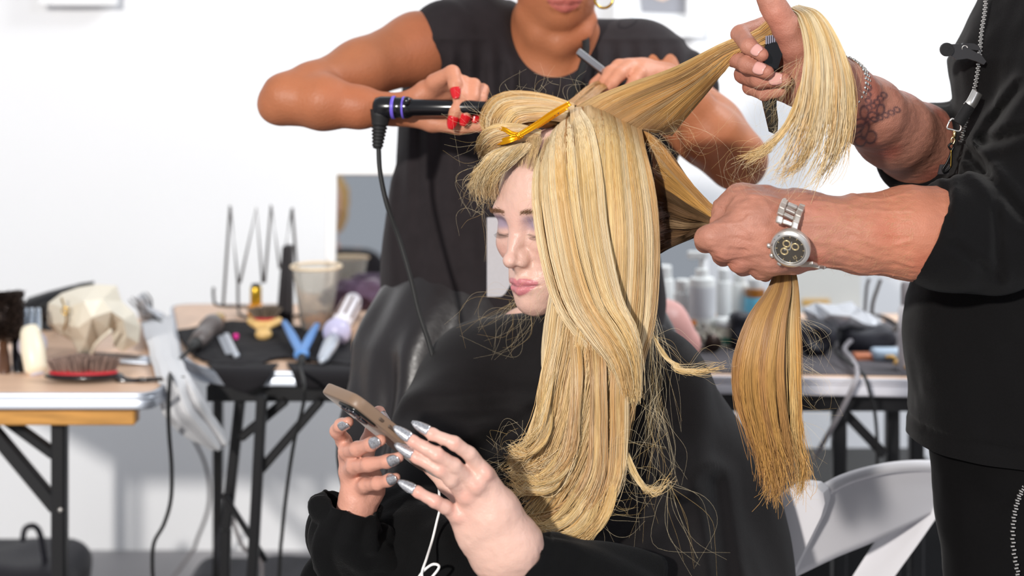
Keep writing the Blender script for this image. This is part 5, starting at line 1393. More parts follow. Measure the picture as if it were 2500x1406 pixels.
crumple([(118,740),(150,716),(190,702),(236,694),(285,697),(297,735),(330,765),(343,800),(338,838),(300,858),(278,846),(272,800),(236,836),(222,868),(192,866),(176,832),(140,812),(116,792)],
        [(160,752,.05),(205,735,.07),(250,730,.05),(225,775,.075),(300,780,.05),(190,800,.07),(262,800,.045),(150,790,.04),(210,830,.05),(310,820,.03),(272,760,.065),(180,722,.03)], Yp+.01, 'body', M_ch, po)
obj('zip', tube([P(150,728,Yp-.045), P(158,752,Yp-.055), P(162,780,Yp-.055), P(156,806,Yp-.04)], .0022, 6, 16), mat('antique_brass', (190,160,110), .35, .9), po)
obj('pull_tab', tube([P(160,758,Yp-.06)+np.array([.006*cos(t), -.002, .006*sin(t)]) for t in np.linspace(0, 2*pi, 17)], .0012, 6, closed=True), mat('gold', (232,190,90), .22, 1), po)
obj('flap_edge', tube([P(222,866,Yp-.02), P(236,838,Yp-.045), P(272,806,Yp-.05)], .0035, 6, 14), M_ch, po)
# black strap heap behind, and a clear bag
bk = thing('hair_dryer', 'black hair dryer lying behind the champagne pouch', 'hair dryer', T(110,800))
Yb = T(110,800)[1]
obj('barrel', lathe([(.022,0),(.030,.01),(.033,.05),(.034,.10),(.028,.13)], P(66,765,Yb), nrm(P(150,745,Yb)-P(66,765,Yb)), 20), M_blk, bk)
obj('grip', tube([P(112,762,Yb), P(118,790,Yb-.01), P(128,812,Yb-.02)], [.016,.015,.013], 12, 12), M_blk, bk)
obj('cord', tube([P(128,812,Yb-.02), P(95,790,Yb-.03), P(100,750,Yb-.04), P(140,730,Yb), P(180,700,Yb+.02), P(230,690,Yb+.03)], .0035, 8, 40), MR, bk)
M_clr = mat('clear_plastic', (222,226,232), .12, trans=.75, ior=1.3, spec=.9)
def plastic_bag(name, label, outline, inner, Y, base):
    t = thing(name, label, 'plastic bag', base)
    crumple(outline, inner, Y, 'film', mat('silvery_film', (205,208,214), .12, .35, bump=(60,.004), alpha=.8), t)
    return t
Yq = T(380,830)[1]
b1 = plastic_bag('plastic_bag', 'clear plastic bag with black clips at the right end of the left table',
    [(330,728),(350,712),(368,738),(372,752),(400,765),(412,800),(398,812),(372,800),(345,790),(336,760)], [(352,735,.02),(365,765,.03),(385,785,.03),(350,768,.02),(358,725,.012)], T(372,802)[1], T(372,802))
for (x0,y0,x1,y1) in ((318,728,345,760),(345,762,390,782),(352,716,372,752),(368,775,405,800)):
    Yz = T(372,802)[1]-.05
    c_ = thing('sectioning_clip', 'black hair clip beside the clear bag, %s' % {318:'leftmost of four', 345:'second lowest of four', 352:'topmost of four', 368:'lowest and rightmost of four'}[x0], 'hair clip', P((x0+x1)/2, (y0+y1)/2, Yz), 'black clips by the clear bag')
    d_ = P(x1,y1,Yz)-P(x0,y0,Yz); n_ = nrm(np.cross(d_, (0,1,0)))
    obj('upper_arm', tube([P(x0,y0,Yz)+n_*.004, (P(x0,y0,Yz)+P(x1,y1,Yz))/2+n_*.006, P(x1,y1,Yz)], [.002,.0035,.0015], 8, 10, flat=.5), MP, c_)
    obj('lower_arm', tube([P(x0,y0,Yz)-n_*.004, (P(x0,y0,Yz)+P(x1,y1,Yz))/2-n_*.003, P(x1,y1,Yz)], [.002,.003,.0015], 8, 10, flat=.5), MP, c_)
# ---- brushes on the left table
M_bris = mat('boar_bristle', (150,128,112), .7, noise=(300,.3)); M_dbris = mat('dark_bristle', (48,36,30), .6); M_red = mat('red_rubber_pad', (190,36,48), .5)
pb_ = thing('paddle_brush', 'black paddle hairbrush with red pad lying at the left table\'s front edge', 'hairbrush', T(210,944))
yb = T(210,930)[1]; cb_ = P(204,932,yb); cb_[2] = ZT+.0095
S = SDF(); S.ell(cb_, (.0655,.028,.0085), k=.006); S.cone(P(296,934,yb-.005), P(345,928,yb-.01), .006, .0042, .015); S.cone(P(345,928,yb-.01), P(448,922,yb-.015), .0042, .0030, .004)
obj('back', S.mesh(.0018), mat('gloss_black_wood', (24,16,16), .18, coat=.5), pb_)
obj('pad', ellv(cb_+np.array([0,0,.005]), (.058,.023,.0085), n=32, m=12), M_red, pb_)
g = np.random.default_rng(4); bv = []
for i in range(1100):
    a = g.random()*2*pi; q = sqrt(g.random()); x, y = .055*q*cos(a), .021*q*sin(a)
    p0 = cb_+np.array([x, y, .0125-.004*q*q]); h_ = .0225-.006*q*q
    bv.append(np.array([p0, p0+np.array([x*.14+g.normal(0,.0006), y*.3, h_])]))
bv = np.array(bv); X = bv[:,:1]*(1-np.linspace(0,1,3))[None,:,None]+bv[:,1:]*np.linspace(0,1,3)[None,:,None]
V, Q, C = strands_mesh(X, np.full((len(X),3), .00035), np.repeat((np.array(lin((140,118,108)))*g.uniform(.3,1.9,(len(X),1)))[:,None], 3, 1))
obj('bristles', (V, Q), mat('mixed_bristle', rough=.6, attr='Col'), pb_, col=np.clip(C,0,1), kind='stuff')
def round_brush(label, a, b, r, h0, h1, hr, hm, name='round_brush', n=1500, bm=(50,38,32), bl=.016, parentbase=None):
    """bristled barrel a->b, handle h0->h1"""
    a, b, h0, h1 = [np.array(v, float) for v in (a, b, h0, h1)]; t = thing(name, label, 'hairbrush', parentbase if parentbase is not None else h1)
    obj('barrel', tube([a, b], r, 20), mat('dark_barrel', (60,46,40), .35, .5), t)
    L = np.linalg.norm(h1-h0); obj('handle', lathe([(.006,0),(hr*.8,L*.06),(hr*.7,L*.15),(hr,L*.4),(hr*1.05,L*.7),(hr*.8,L*.95),(0,L)], h0, nrm(h1-h0), 18), hm, t)
    g = np.random.default_rng(int(a[0]*1e4) & 0xffff); fa, fb, d = frame_of(b-a); Lb = np.linalg.norm(b-a); u = g.random(n); th = g.random(n)*2*pi
    rd = np.cos(th)[:,None]*fa+np.sin(th)[:,None]*fb; p0 = a+(d*Lb)[None]*u[:,None]+rd*r; p1 = p0+rd*bl*g.uniform(.8,1.05,(n,1))+g.normal(0,.0012,(n,3))
    s = np.linspace(0,1,3)[None,:,None]; X = p0[:,None]*(1-s)+p1[:,None]*s
    V, Q, C = strands_mesh(X, np.full((n,3), .0005), np.repeat((np.array(lin(bm))*g.uniform(.4,1.8,(n,1)))[:,None], 3, 1))
    obj('bristles', (V, Q), mat('mixed_bristle', rough=.6, attr='Col'), t, col=np.clip(C,0,1), kind='stuff'); return t
Yr = 2.48
round_brush('large dark round hairbrush standing at the left edge of the picture', P(2,715,Yr+.02), P(8,830,Yr), .020, P(8,835,Yr), P(12,925,Yr-.06), .010, mat('brown_wood', (92,62,44), .4), bl=.019, n=2600, parentbase=T(12,925))
round_brush('dark round hairbrush with long black handle next to the cream handled brush', P(34,770,Yr+.06), P(36,825,Yr+.03), .016, P(38,828,Yr+.02), P(48,918,Yr-.05), .0095, mat('black_gloss_plastic', (16,15,18), .22), bl=.011, n=900, parentbase=T(48,918))
wb = thing('hairbrush', 'cream handled brush lying on the left table beside the champagne pouch', 'hairbrush', T(84,915))
obj('handle', lathe([(.012,0),(.019,.010),(.020,.045),(.017,.075),(.013,.085)], P(90,914,T(90,914)[1]), nrm(P(78,838,2.44)-P(90,914,T(90,914)[1])), 20), mat('cream_plastic', (240,230,206), .35), wb)
obj('end_cap', lathe([(.009,-.004),(.0125,-.003),(.0125,.004)], P(90,914,T(90,914)[1]), nrm(P(78,838,2.44)-P(90,914,T(90,914)[1])), 16), mat('grey_lilac_plastic', (196,190,200), .4), wb)
obj('head_ring', lathe([(.010,-.008),(.024,-.006),(.025,.004),(.012,.010)], P(80,842,2.47), (.1,-.9,.4), 24), mat('grey_lilac_plastic', (196,190,200), .4), wb)
obj('prongs', comb(*[tube([P(66+i*14,830,2.48), P(60+i*16,790,2.50), P(62+i*16,752,2.52)], [.005,.007,.004], 8, 10, flat=.5) for i in range(3)]), mat('chrome_blue', (190,200,212), .2, .8), wb)
fi = thing('flat_iron', 'silver grey flat iron lying under the champagne pouch', 'flat iron', T(260,896))
yf = T(260,890)[1]
obj('lower_plate', tube([P(150,892,yf), P(200,880,yf+.01), P(300,882,yf), P(368,886,yf)], [.004,.006,.007,.008], 12, 24, flat=.55), mat('silver_plastic', (188,194,204), .3, .4), fi)
obj('upper_plate', tube([P(156,878,yf+.04), P(200,866,yf+.05), P(290,868,yf+.04), P(345,874,yf+.02)], [.004,.007,.008,.009], 12, 24, flat=.5), mat('dark_grey_plastic', (96,88,86), .35), fi)
obj('hinge', ellv(P(352,880,yf+.015), (.012,.018,.008)), mat('silver_plastic', (188,194,204), .3, .4), fi)
# towel between the tables
tw = [[(345,788,2.72),(380,776,2.78),(418,770,2.84)],[(364,850,2.55),(395,850,2.54),(438,850,2.58)],[(378,925,2.36),(415,920,2.345),(460,915,2.37)],[(388,985,2.33),(440,985,2.31),(492,968,2.34)],[(440,1050,2.36),(490,1040,2.34),(525,1020,2.38)],[(505,1092,2.40),(535,1098,2.38),(556,1080,2.40)]]
G = surf(tw, 40); G[...,1] += .016*np.sin(np.linspace(0,19,33))[None]*np.linspace(.3,1,40)[:,None]+.012*vnoise(G, 22); G[...,0] += .014*vnoise(G+4, 12)*np.linspace(0,1,40)[:,None]
obj('towel', gridm(G, .004), mat('grey_white_towel', (224,224,226), .9, bump=(500,.002)), None, label='grey white towel draped over the gap between left and middle tables', cat='towel')
# ---- middle table things
ck = [[(432,815,0),(560,790,0),(700,800,0),(858,815,0)],[(452,850,0),(580,835,0),(700,835,0),(860,840,0)],[(475,875,0),(600,872,0),(720,870,0),(860,870,0)],[(520,893,0),(620,897,0),(690,880,0),(860,898,0)]]
def onT(x, y): v = T(x, y); return (x, y, v[1])
G = surf([[onT(x,y) for x, y, _ in r_] for r_ in ck], 40); G[...,2] = ZT+.004+.004*np.abs(vnoise(G, 30))+.003*np.abs(vnoise(G, 70))
obj('cloth', gridm(G, .003), mat('black_cloth_mat', (22,20,24), .9), None, label='black cloth mat spread under the curling tools', cat='cloth')
G = surf([[(700,885,2.49),(860,888,2.485),(1000,888,2.485)],[(712,906,2.430),(860,909,2.424),(1000,909,2.424)],[(724,946,2.424),(860,950,2.420),(1000,950,2.420)]], 10)
obj('cloth', gridm(G, .002), mat('black_cloth_mat', (22,20,24), .9), None, label='black cloth edge hanging over the middle table beside the skirt', cat='cloth')
G = surf([[(505,886,2.49),(590,888,2.48),(680,886,2.48)],[(520,900,2.436),(590,906,2.430),(664,906,2.430)],[(548,940,2.428),(600,960,2.422),(646,940,2.426)]], 10)
obj('cloth', gridm(G, .002), mat('black_cloth_mat', (22,20,24), .9), None, label='corner of black cloth hanging over the middle table\'s front edge', cat='cloth')
wr = thing('wire_rack', 'dark zigzag wire rack standing at the back of the middle table', 'rack', T(620,775))
M_wire = mat('dark_wire', (62,56,54), .4, .6); Yw = T(620,760)[1]
zz = [(545,745),(562,503),(581,690),(586,690),(626,508),(641,690),(646,690),(662,502),(683,655),(688,655),(713,508),(733,760)]
for i in range(0, len(zz)-1):
    pass
obj('zigzag', tube([P(x,y,Yw) for x, y in zz], .0030, 8), M_wire, wr)
obj('foot_wire', tube([P(521,702,Yw), P(522,728,Yw-.01), P(532,745,Yw-.03), P(600,748,Yw-.03), P(690,748,Yw-.02)], .0030, 8, 30), M_wire, wr)
obj('foot_wire', tube([P(581,690,Yw), P(582,745,Yw-.01), P(592,772,Yw-.08), P(660,775,Yw-.08), P(735,770,Yw-.06)], .0030, 8, 30), M_wire, wr)
ob = thing('bottle', 'amber oil bottle with gold cap in front of the wire rack', 'bottle', T(625,776)); Yo = T(625,776)[1]; kz = Yo/F
zb = ZT
obj('glass', lathe([(.0,0),(.017,0),(.0175,.004),(.0175,.024),(.014,.029),(.0105,.031)], P(625,776,Yo), (0,0,1), 20), mat('amber_glass', (226,152,20), .12, trans=.35, coat=.5), ob)
obj('cap', lathe([(.0105,.031),(.0118,.032),(.0118,.062),(.0105,.064)], P(625,776,Yo), (0,0,1), 20), mat('gold_cap', (196,160,50), .25, .7), ob)
obj('cap_top', lathe([(.0095,.063),(.0095,.070),(0,.070)], P(625,776,Yo), (0,0,1), 16), M_blk, ob)
Yh = T(695,798)[1]
obj('comb_case', comb(prism([P(x,y,Yh) for x, y in [(689,603),(700,599),(713,602),(713,796),(673,798)]], (0,.022,0)), prism([P(x,y,Yh-.004) for x, y in [(692,612),(697,608),(690,780),(682,782)]], (0,.004,0))), mat('black_case', (34,30,34), .4), None, smooth=False, label='tall black tapered comb case standing by the clear cup', cat='case')
cu = thing('cup', 'clear plastic cup holding a little amber liquid on the middle table', 'cup', T(772,808)); Yc = T(772,808)[1]; s_ = Yc/F; c0_ = P(772,808,Yc)
H_ = 158*s_
obj('wall', lathe([(34*s_,0),(35*s_,.002),(58*s_,H_-.004),(60*s_,H_),(58.8*s_,H_),(56.5*s_,H_-.004),(33.5*s_,.003)], c0_, (0,0,1), 36), mat('clear_cup_plastic', (235,232,226), .10, trans=.82, ior=1.12, spec=.6), cu)
obj('rim', tube([c0_+np.array([60*s_*cos(t), 60*s_*sin(t), H_]) for t in np.linspace(0, 2*pi, 40)], .0032, 8, closed=True), mat('cream_rim', (236,214,182), .3), cu)
obj('liquid', lathe([(0,.0035),(33.2*s_,.0035),(38.5*s_,36*s_),(0,36*s_)], c0_, (0,0,1), 30), mat('amber_liquid', (224,146,62), .15, trans=.3), cu)
pc = thing('scarf', 'purple grey scarf heaped behind the clear cup', 'scarf', T(870,770))
S = SDF(); yy = 2.90; S.chain([(800,742,yy,22),(850,724,yy,34),(905,718,yy,32),(960,730,yy,30)], k=.03)
obj('folds', S.mesh(.004, lambda X: .006*vnoise(X, 60, 1, 1, 1.6), .008), mat('purple_fleece', (84,64,84), .9, sheen=.3), pc)
# curling wand lying at the left
cw = thing('curling_wand', 'grey curling wand with black cord at the left end of the middle table', 'curling iron', T(500,865))
q0, q1 = T(532,800)+np.array([0,0,.016]), T(478,868)+np.array([0,0,.022]); dw = nrm(q1-q0); Lw = np.linalg.norm(q1-q0)
obj('barrel', lathe([(.008,-.03),(.012,-.02),(.013,Lw*.25)], q0, dw, 18), mat('gold_barrel', (214,176,92), .2, 1), cw)
obj('handle', lathe([(.014,Lw*.2),(.022,Lw*.25),(.022,Lw*.42),(.016,Lw*.45),(.017,Lw*.75),(.014,Lw)], q0, dw, 20), mat('dark_grey_plastic', (96,88,86), .35), cw)
obj('strain_relief', lathe([(.012,Lw),(.009,Lw+.03),(.005,Lw+.05)], q0, dw, 14), MR, cw)
obj('cord', tube([q1+dw*.04, T(440,890)+np.array([0,0,.01]), T(420,905)+np.array([0,0,.006]), P(414,935,2.30), P(411,1000,2.31), P(413,1060,2.33), P(419,1140,2.36), P(417,1220,2.38), P(400,1280,2.40), P(376,1325,2.42), P(372,1380,2.45), P(376,1440,2.5)], .0034, 8, 90), MR, cw)
sc_ = thing('tail_comb', 'slim silver comb lying right of the grey curling wand', 'comb', T(566,860))
obj('spine', boxv((T(552,832)+T(576,882))/2+np.array([0,0,.012]), (.010,.006,np.linalg.norm(T(552,832)-T(576,882))), np.column_stack(frame_of(T(576,882)-T(552,832), (0,0,1))), .001), mat('silver_plastic', (188,194,204), .3, .4), sc_, smooth=False)
dv_ = nrm(T(576,882)-T(552,832)); sv_ = nrm(np.cross(dv_, (0,0,1)))
obj('teeth', comb(*[boxv(T(552,832)+(T(576,882)-T(552,832))*i/26+sv_*.010+np.array([0,0,.012]), (.014,.0012,.003), np.column_stack([sv_, dv_, (0,0,1)])) for i in range(2, 25)]), mat('silver_plastic', (188,194,204), .3, .4), sc_, smooth=False, kind='stuff')
obj('end_pin', ellv(T(577,884)+np.array([0,0,.012]), (.006,.007,.006)), mat('silver_plastic', (188,194,204), .3, .4), sc_)
pk = thing('hair_clip', 'tiny pink clip on the black cloth', 'hair clip', T(576,832))
obj('shell', ellv(T(576,832)+np.array([0,0,.010]), (.006,.006,.004), n=10, m=6), mat('pink_plastic', (226,40,150), .4), pk); obj('jaw', ellv(T(576,834)+np.array([0,0,.006]), (.005,.006,.002), n=10, m=6), mat('pink_plastic', (226,40,150), .4), pk)
vb = thing('hairbrush', 'oval bristle brush with pale wooden handle on the middle table', 'hairbrush', T(648,825))
cv = T(646,822)+np.array([0,0,.028])
S = SDF(); S.ell(cv, (.030,.017,.007), np.eye(3), k=.006); S.cone(cv+np.array([-.028,0,.004]), cv+np.array([.0,-.03,-.012]), .005, .005, .01); S.cone(cv+np.array([.028,0,.004]), cv+np.array([.0,-.03,-.012]), .005, .005, .01)
S.ell(cv+np.array([.006,-.045,-.014]), (.016,.014,.011), k=.01)
obj('handle', S.mesh(.002), mat('honey_wood', (226,186,120), .35), vb)
obj('pad', ellv(cv+np.array([0,0,.006]), (.024,.013,.006)), M_red, vb)
X = []; 
for i in range(420):
    a = g.random()*2*pi; q = sqrt(g.random()); p0 = cv+np.array([.023*q*cos(a), .012*q*sin(a), .010]); d_ = nrm([cos(a)*q*.8, sin(a)*q*.5, 1])*.020; X.append([p0, p0+d_*.5, p0+d_])
X = np.array(X); V, Q, C = strands_mesh(X, np.full((len(X),3), .0005), np.repeat((np.array(lin((116,104,92)))*g.uniform(.4,1.6,(len(X),1)))[:,None], 3, 1))
obj('bristles', (V, Q), mat('mixed_bristle', rough=.6, attr='Col'), vb, col=np.clip(C,0,1), kind='stuff')
bc = thing('crimper', 'blue v-shaped hair tool with black cord on the black cloth', 'hair iron', T(736,880))
M_blue = mat('blue_plastic', (96,146,208), .35)
j0 = T(736,884)+np.array([0,0,.014])
for x, y, n_ in ((693,800,'left'),(774,808,'right')):
    e = T(x, y+26)+np.array([0,0,.032])
    obj('arm', tube([e, e*.5+j0*.5+np.array([0,0,.002]), j0], [.0058,.0088,.0085], 12, 16, flat=.7), M_blue, bc)
obj('joint', ellv(j0, (.014,.018,.011)), M_blue, bc)
obj('strain_relief', lathe([(.008,0),(.007,.02),(.004,.03)], j0+np.array([.003,-.015,-.002]), (.05,-1,-.35), 12), MR, bc)
obj('cord', tube([j0+np.array([.004,-.045,-.012]), P(742,935,2.33), P(741,985,2.33), P(722,1060,2.34), P(708,1140,2.36), P(696,1230,2.38), P(688,1310,2.40), P(682,1400,2.43), (P(682,1400,2.43)[0]-.02,2.45,0.01)], .0032, 8, 70), MR, bc)
ha = thing('hot_air_brush', 'lavender and white hot air brush with slotted barrel beside the skirt', 'hot air brush', T(820,870))
h0_ = T(786,897)+np.array([0,0,.012]); h1_ = T(848,818)+np.array([0,0,.045]); dh = nrm(h1_-h0_); Lh_ = np.linalg.norm(h1_-h0_)
obj('handle', lathe([(.004,-.008),(.006,0),(.010,.01),(.014,Lh_*.3),(.012,Lh_*.42)], h0_, dh, 20), mat('silver_plastic', (188,194,204), .3, .4), ha)
obj('collar', ellv(h0_+dh*Lh_*.56, (.026,.022,.026), n=24, m=16), mat('lavender_shell', (196,192,222), .3), ha)
hb = obj('barrel', lathe([(.014,Lh_*.68),(.019,Lh_*.72),(.020,Lh_*1.15),(.017,Lh_*1.25),(0,Lh_*1.28)], h0_, dh, 24), mat('white_shell', (236,232,238), .3), ha)
fa_, fb_, _ = frame_of(dh)
for i in range(8):
    a = i*pi/4+.3; r_ = fa_*cos(a)+fb_*sin(a); obj('slot', boxv(h0_+dh*Lh_*.95+r_*.0195, (.004,.0045,Lh_*.38), np.column_stack([r_, np.cross(dh, r_), dh]), .001), mat('brown_slot', (96,62,44), .5), hb, smooth=False)
# ---- under and behind the left tables
bg = thing('bag', 'black holdall with taupe panel on the floor under the left table', 'bag', P(30,1440,2.9)*np.array([1,1,0]))
S = SDF(); S.box((P(20,1390,2.95)[0],2.95,.12), (.15,.12,.13), rad=.05); obj('body', S.mesh(.010, lambda X: .008*vnoise(X, 14), .01), mat('black_nylon', (34,34,42), .5, bump=(300,.001)), bg)
obj('panel', ellv((P(35,1400,2.83)[0]-.02,2.84,.10), (.10,.03,.10)), mat('taupe_canvas', (120,104,96), .9), bg)
obj('handle', tube([P(55,1320,2.85), P(62,1290,2.85), P(85,1285,2.86), P(100,1310,2.88), P(112,1380,2.9)], .006, 8, 24), mat('black_nylon', (34,34,42), .5, bump=(300,.001)), bg)
bg2 = thing('bag', 'flat black bag on the floor under the middle table', 'bag', (P(640,1400,3.0)[0],3.0,0))
S = SDF(); S.box((P(650,1400,3.05)[0],3.05,.09), (.16,.10,.09), rad=.04); obj('body', S.mesh(.010, lambda X: .012*vnoise(X, 12), .014), mat('black_nylon', (34,34,42), .5, bump=(300,.001)), bg2)
obj('strap', tube([P(540,1400,2.9), P(530,1330,2.9), P(545,1280,2.92), P(575,1265,2.92), P(600,1300,2.94)], .007, 8, 24, flat=.4), mat('black_nylon', (34,34,42), .5, bump=(300,.001)), bg2)
for k, pts in enumerate(([(430,940,3.2),(440,1010,3.25),(500,1130,3.3),(510,1230,3.35),(480,1320,3.4),(470,1345,3.45)], [(556,1230,2.9),(590,1330,2.8),(640,1400,2.8)])):
    obj('power_cord', tube([P(*p) for p in pts]+[np.array([P(*pts[-1])[0]-.05, pts[-1][2]-.05, .006])], .004, 8, 50), mat('grey_cable', (120,116,118), .5), None, label=['grey cable hanging down the wall behind the tables','grey cable slanting between the middle table legs'][k], cat='cable')
# ---- right table things
mt_ = surf([[onT(1500,868),onT(1900,876),onT(2300,884)],[onT(1500,905),onT(1900,914),onT(2300,922)]], 6); mt_[...,2] = ZT+.003
G = surf([[onT(1500,775),onT(1900,780),onT(2300,790)],[onT(1500,906),onT(1900,914),onT(2300,920)]], 10); G[...,2] = ZT+.002
obj('mat', gridm(G, .002), mat('dark_grey_mat', (84,80,84), .8), None, label='dark grey mat covering the right table', cat='mat')
M_wp = mat('white_plastic', (240,242,240), .35)
def bottle(label, x0, x1, ytop, ybase, kind='flip', col=None, lab=None):
    b0 = T((x0+x1)/2, ybase); s = b0[1]/F; r = (x1-x0)/2*s; h = (ybase-ytop)*s
    t = thing('bottle', label, 'bottle', b0, None); m = col or M_wp
    sh_ = .80 if kind != 'pump' else .72
    obj('body', lathe([(0,0),(r*.94,0),(r,.003),(r,h*sh_*.93),(r*.93,h*sh_*.98),(r*.5,h*sh_)], b0, (0,0,1), 24), m, t, smooth='auto')
    if kind == 'pump':
        obj('pump_collar', lathe([(r*.5,h*.71),(r*.5,h*.80),(r*.2,h*.81),(r*.2,h*.92)], b0, (0,0,1), 16), M_wp, t, smooth='auto')
        obj('pump_head', boxv(b0+np.array([-r*.35,0,h*.955]), (r*1.5,r*.55,h*.08), bev=.002), M_wp, t, smooth=False)
    else: obj('cap', lathe([(r*.72,h*sh_*.99),(r*.74,h*sh_),(r*.74,h*.985),(r*.65,h)], b0, (0,0,1), 20), M_wp, t, smooth='auto')
    if lab: obj('label', lathe([(r*1.01,h*lab[1]),(r*1.012,h*lab[1]+.0005),(r*1.012,h*lab[2]),(r*1.01,h*lab[2]+.0005)], b0, (0,0,1), 24), mat(*lab[0]), t, label=lab[3])
    return t
bottle('white bottle nearest the blonde curtain of hair on the right table', 1598, 1646, 648, 800)
bottle('short wide white bottle just left of the tall pump bottle', 1644, 1690, 682, 828)
bottle('tall white pump bottle with faint grey label', 1682, 1746, 612, 838, 'pump', lab=(('grey_label', (214,216,220), .5), .30, .62, 'faint grey label'))
bottle('slim white bottle right of the tall pump bottle', 1748, 1786, 655, 800)
bottle('white bottle below the lower fist', 1786, 1826, 664, 792)
bottle('amber bottle with blue label behind the hanging ponytail', 1820, 1868, 678, 800, col=mat('amber_brown_glass', (150,92,24), .2), lab=(('sky_blue_label', (110,196,226), .5), .15, .62, 'sky blue label'))
jr = thing('jar', 'small white jar with green label on the right table', 'jar', T(1772,846))
obj('body', lathe([(0,0),(.020,0),(.0205,.004),(.0205,.036),(.018,.038)], T(1772,846), (0,0,1), 24), mat('cream_jar', (222,216,196), .4), jr); obj('label', lathe([(.0208,.008),(.021,.0085),(.021,.020),(.0208,.0205)], T(1772,846), (0,0,1), 24), mat('green_label', (74,142,116), .5), jr, label='green label'); obj('lid', lathe([(.020,.038),(.021,.039),(.021,.052),(0,.053)], T(1772,846), (0,0,1), 24), M_wp, jr)
S = SDF(); c_ = T(1812,852); S.box(c_+np.array([0,0,.034]), (.022,.02,.034), rad=.012)
obj('black_pouch', S.mesh(.003, lambda X: .003*vnoise(X, 60), .004), mat('black_nylon', (34,34,42), .5, bump=(300,.001)), None, label='small black pouch behind the hanging ponytail', cat='pouch')
S = SDF(); S.chain([(1560,770,2.36,58),(1620,800,2.36,62),(1668,838,2.36,42)], k=.03)
obj('pouch', S.mesh(.003, lambda X: .002*vnoise(X, 30), .004), mat('blush_pink_form', (222,164,156), .45), None, label='smooth blush pink rounded form beside the amber brush', cat='pouch')  # made-up pouch shape in place of an unidentified pink form
round_brush('amber barrel round brush with pale bristles on the right table', T(1700,838)+np.array([0,0,.026]), T(1742,866)+np.array([0,0,.020]), .016, T(1700,838)+np.array([-.008,.004,.028]), T(1672,826)+np.array([-.02,.02,.03]), .008, mat('amber_wood', (206,120,52), .3), bl=.005, n=500, bm=(236,226,206), parentbase=T(1720,860))
obj('round_brush_shell', lathe([(.014,0),(.021,.008),(.022,.02),(.019,.028)], T(1694,836)+np.array([0,0,.028]), nrm(T(1742,866)-T(1700,838)), 20), mat('amber_wood', (206,120,52), .3), None, label='amber cap of a round brush lying on the right table', cat='hairbrush')
# right of the ponytail
Yg = T(2050,850)[1]
bb_ = thing('plastic_bag', 'crumpled silvery clear bag behind the hanging ponytail', 'plastic bag', T(2050,850))
crumple([(1958,752),(1990,738),(2040,744),(2078,735),(2110,760),(2150,778),(2160,800),(2120,822),(2070,815),(2020,800),(1975,792)],
        [(1985,765,.03),(2030,768,.05),(2075,772,.05),(2110,790,.04),(2050,795,.04),(2005,780,.03),(2090,750,.02),(2135,795,.02)], Yg, 'film', mat('silvery_film', (205,208,214), .12, .35, bump=(60,.004), alpha=.8), bb_)
S = SDF(); c_ = T(1995,872); S.ell(c_+np.array([0,.02,.032]), (.038,.035,.032)); S.ell(c_+np.array([.0,-.012,.034]), (.020,.012,.018), k=.006, op='s')
obj('black_pouch', S.mesh(.003, lambda X: .003*vnoise(X, 50), .004), mat('black_nylon', (34,34,42), .5, bump=(300,.001)), None, label='round black pouch in front of the silvery bag', cat='pouch')
S = SDF(); c_ = T(2120,858); S.box(c_+np.array([0,0.02,.022]), (.05,.03,.022), rad=.015)
obj('black_pouch', S.mesh(.003, lambda X: .004*vnoise(X, 50), .005), mat('black_nylon', (34,34,42), .5, bump=(300,.001)), None, label='low black pouch right of the round black pouch', cat='pouch')
wc_ = thing('bottle', 'white spray can standing at the man\'s jacket edge', 'bottle', T(2214,908))
c_ = T(2214,908); s = c_[1]/F
obj('body', lathe([(0,0),(20*s,0),(21*s,.002),(21*s,150*s),(15*s,164*s)], c_, (0,0,1), 24), mat('white_can', (222,220,224), .3, .2), wc_, smooth='auto'); obj('cap', lathe([(15*s,164*s),(15*s,210*s),(12*s,220*s)], c_, (0,0,1), 18), mat('grey_cap', (120,116,120), .4), wc_, smooth='auto')
tg = thing('eyelash_tool', 'dark bent metal tool standing behind the silvery bag', 'tool', T(2130,850)); yt = T(2130,830)[1]
obj('wire', tube([P(2110,792,yt), P(2112,750,yt), P(2116,700,yt), P(2122,680,yt)], .003, 8, 20), M_wire, tg); obj('wire', tube([P(2128,800,yt), P(2130,745,yt), P(2142,705,yt), P(2150,682,yt)], .0036, 8, 20), M_wire, tg); obj('bridge', tube([P(2104,780,yt), P(2120,770,yt), P(2160,776,yt), P(2190,800,yt-.03), P(2140,820,yt-.04)], .0045, 8, 24), M_wire, tg)
S = SDF(); c_ = T(2165,880); S.box(c_+np.array([0,0,.012]), (.028,.018,.010), rad=.008); obj('pouch', S.mesh(.003), mat('pale_blue_plastic', (170,188,206), .3), None, label='pale blue plastic packet right of the cables', cat='packet')
S = SDF(); c_ = T(2108,878); S.box(c_+np.array([0,0,.006]), (.018,.014,.006), rad=.002); obj('packet', S.mesh(.0025), mat('copper_box', (206,130,96), .35, .3), None, label='small copper coloured packet between the grey cables', cat='packet')
for i, (x, y) in enumerate(((2176,886),(2196,902),(2222,912))):
    t = thing('claw_clip', ['small yellow claw clip, leftmost of three','small yellow claw clip, middle of three','small yellow claw clip, rightmost of three'][i], 'hair clip', T(x,y), 'yellow claw clips'); c_ = T(x,y)+np.array([0,0,.006])
    for s_ in (-1,1): obj('jaw', tube([c_+np.array([-.010,s_*.001,.004]), c_+np.array([0,s_*.006,.006]), c_+np.array([.010,s_*.002,-.002])], [.002,.0035,.0015], 8, 10), mat('yellow_clip', (226,176,90), .4), t)
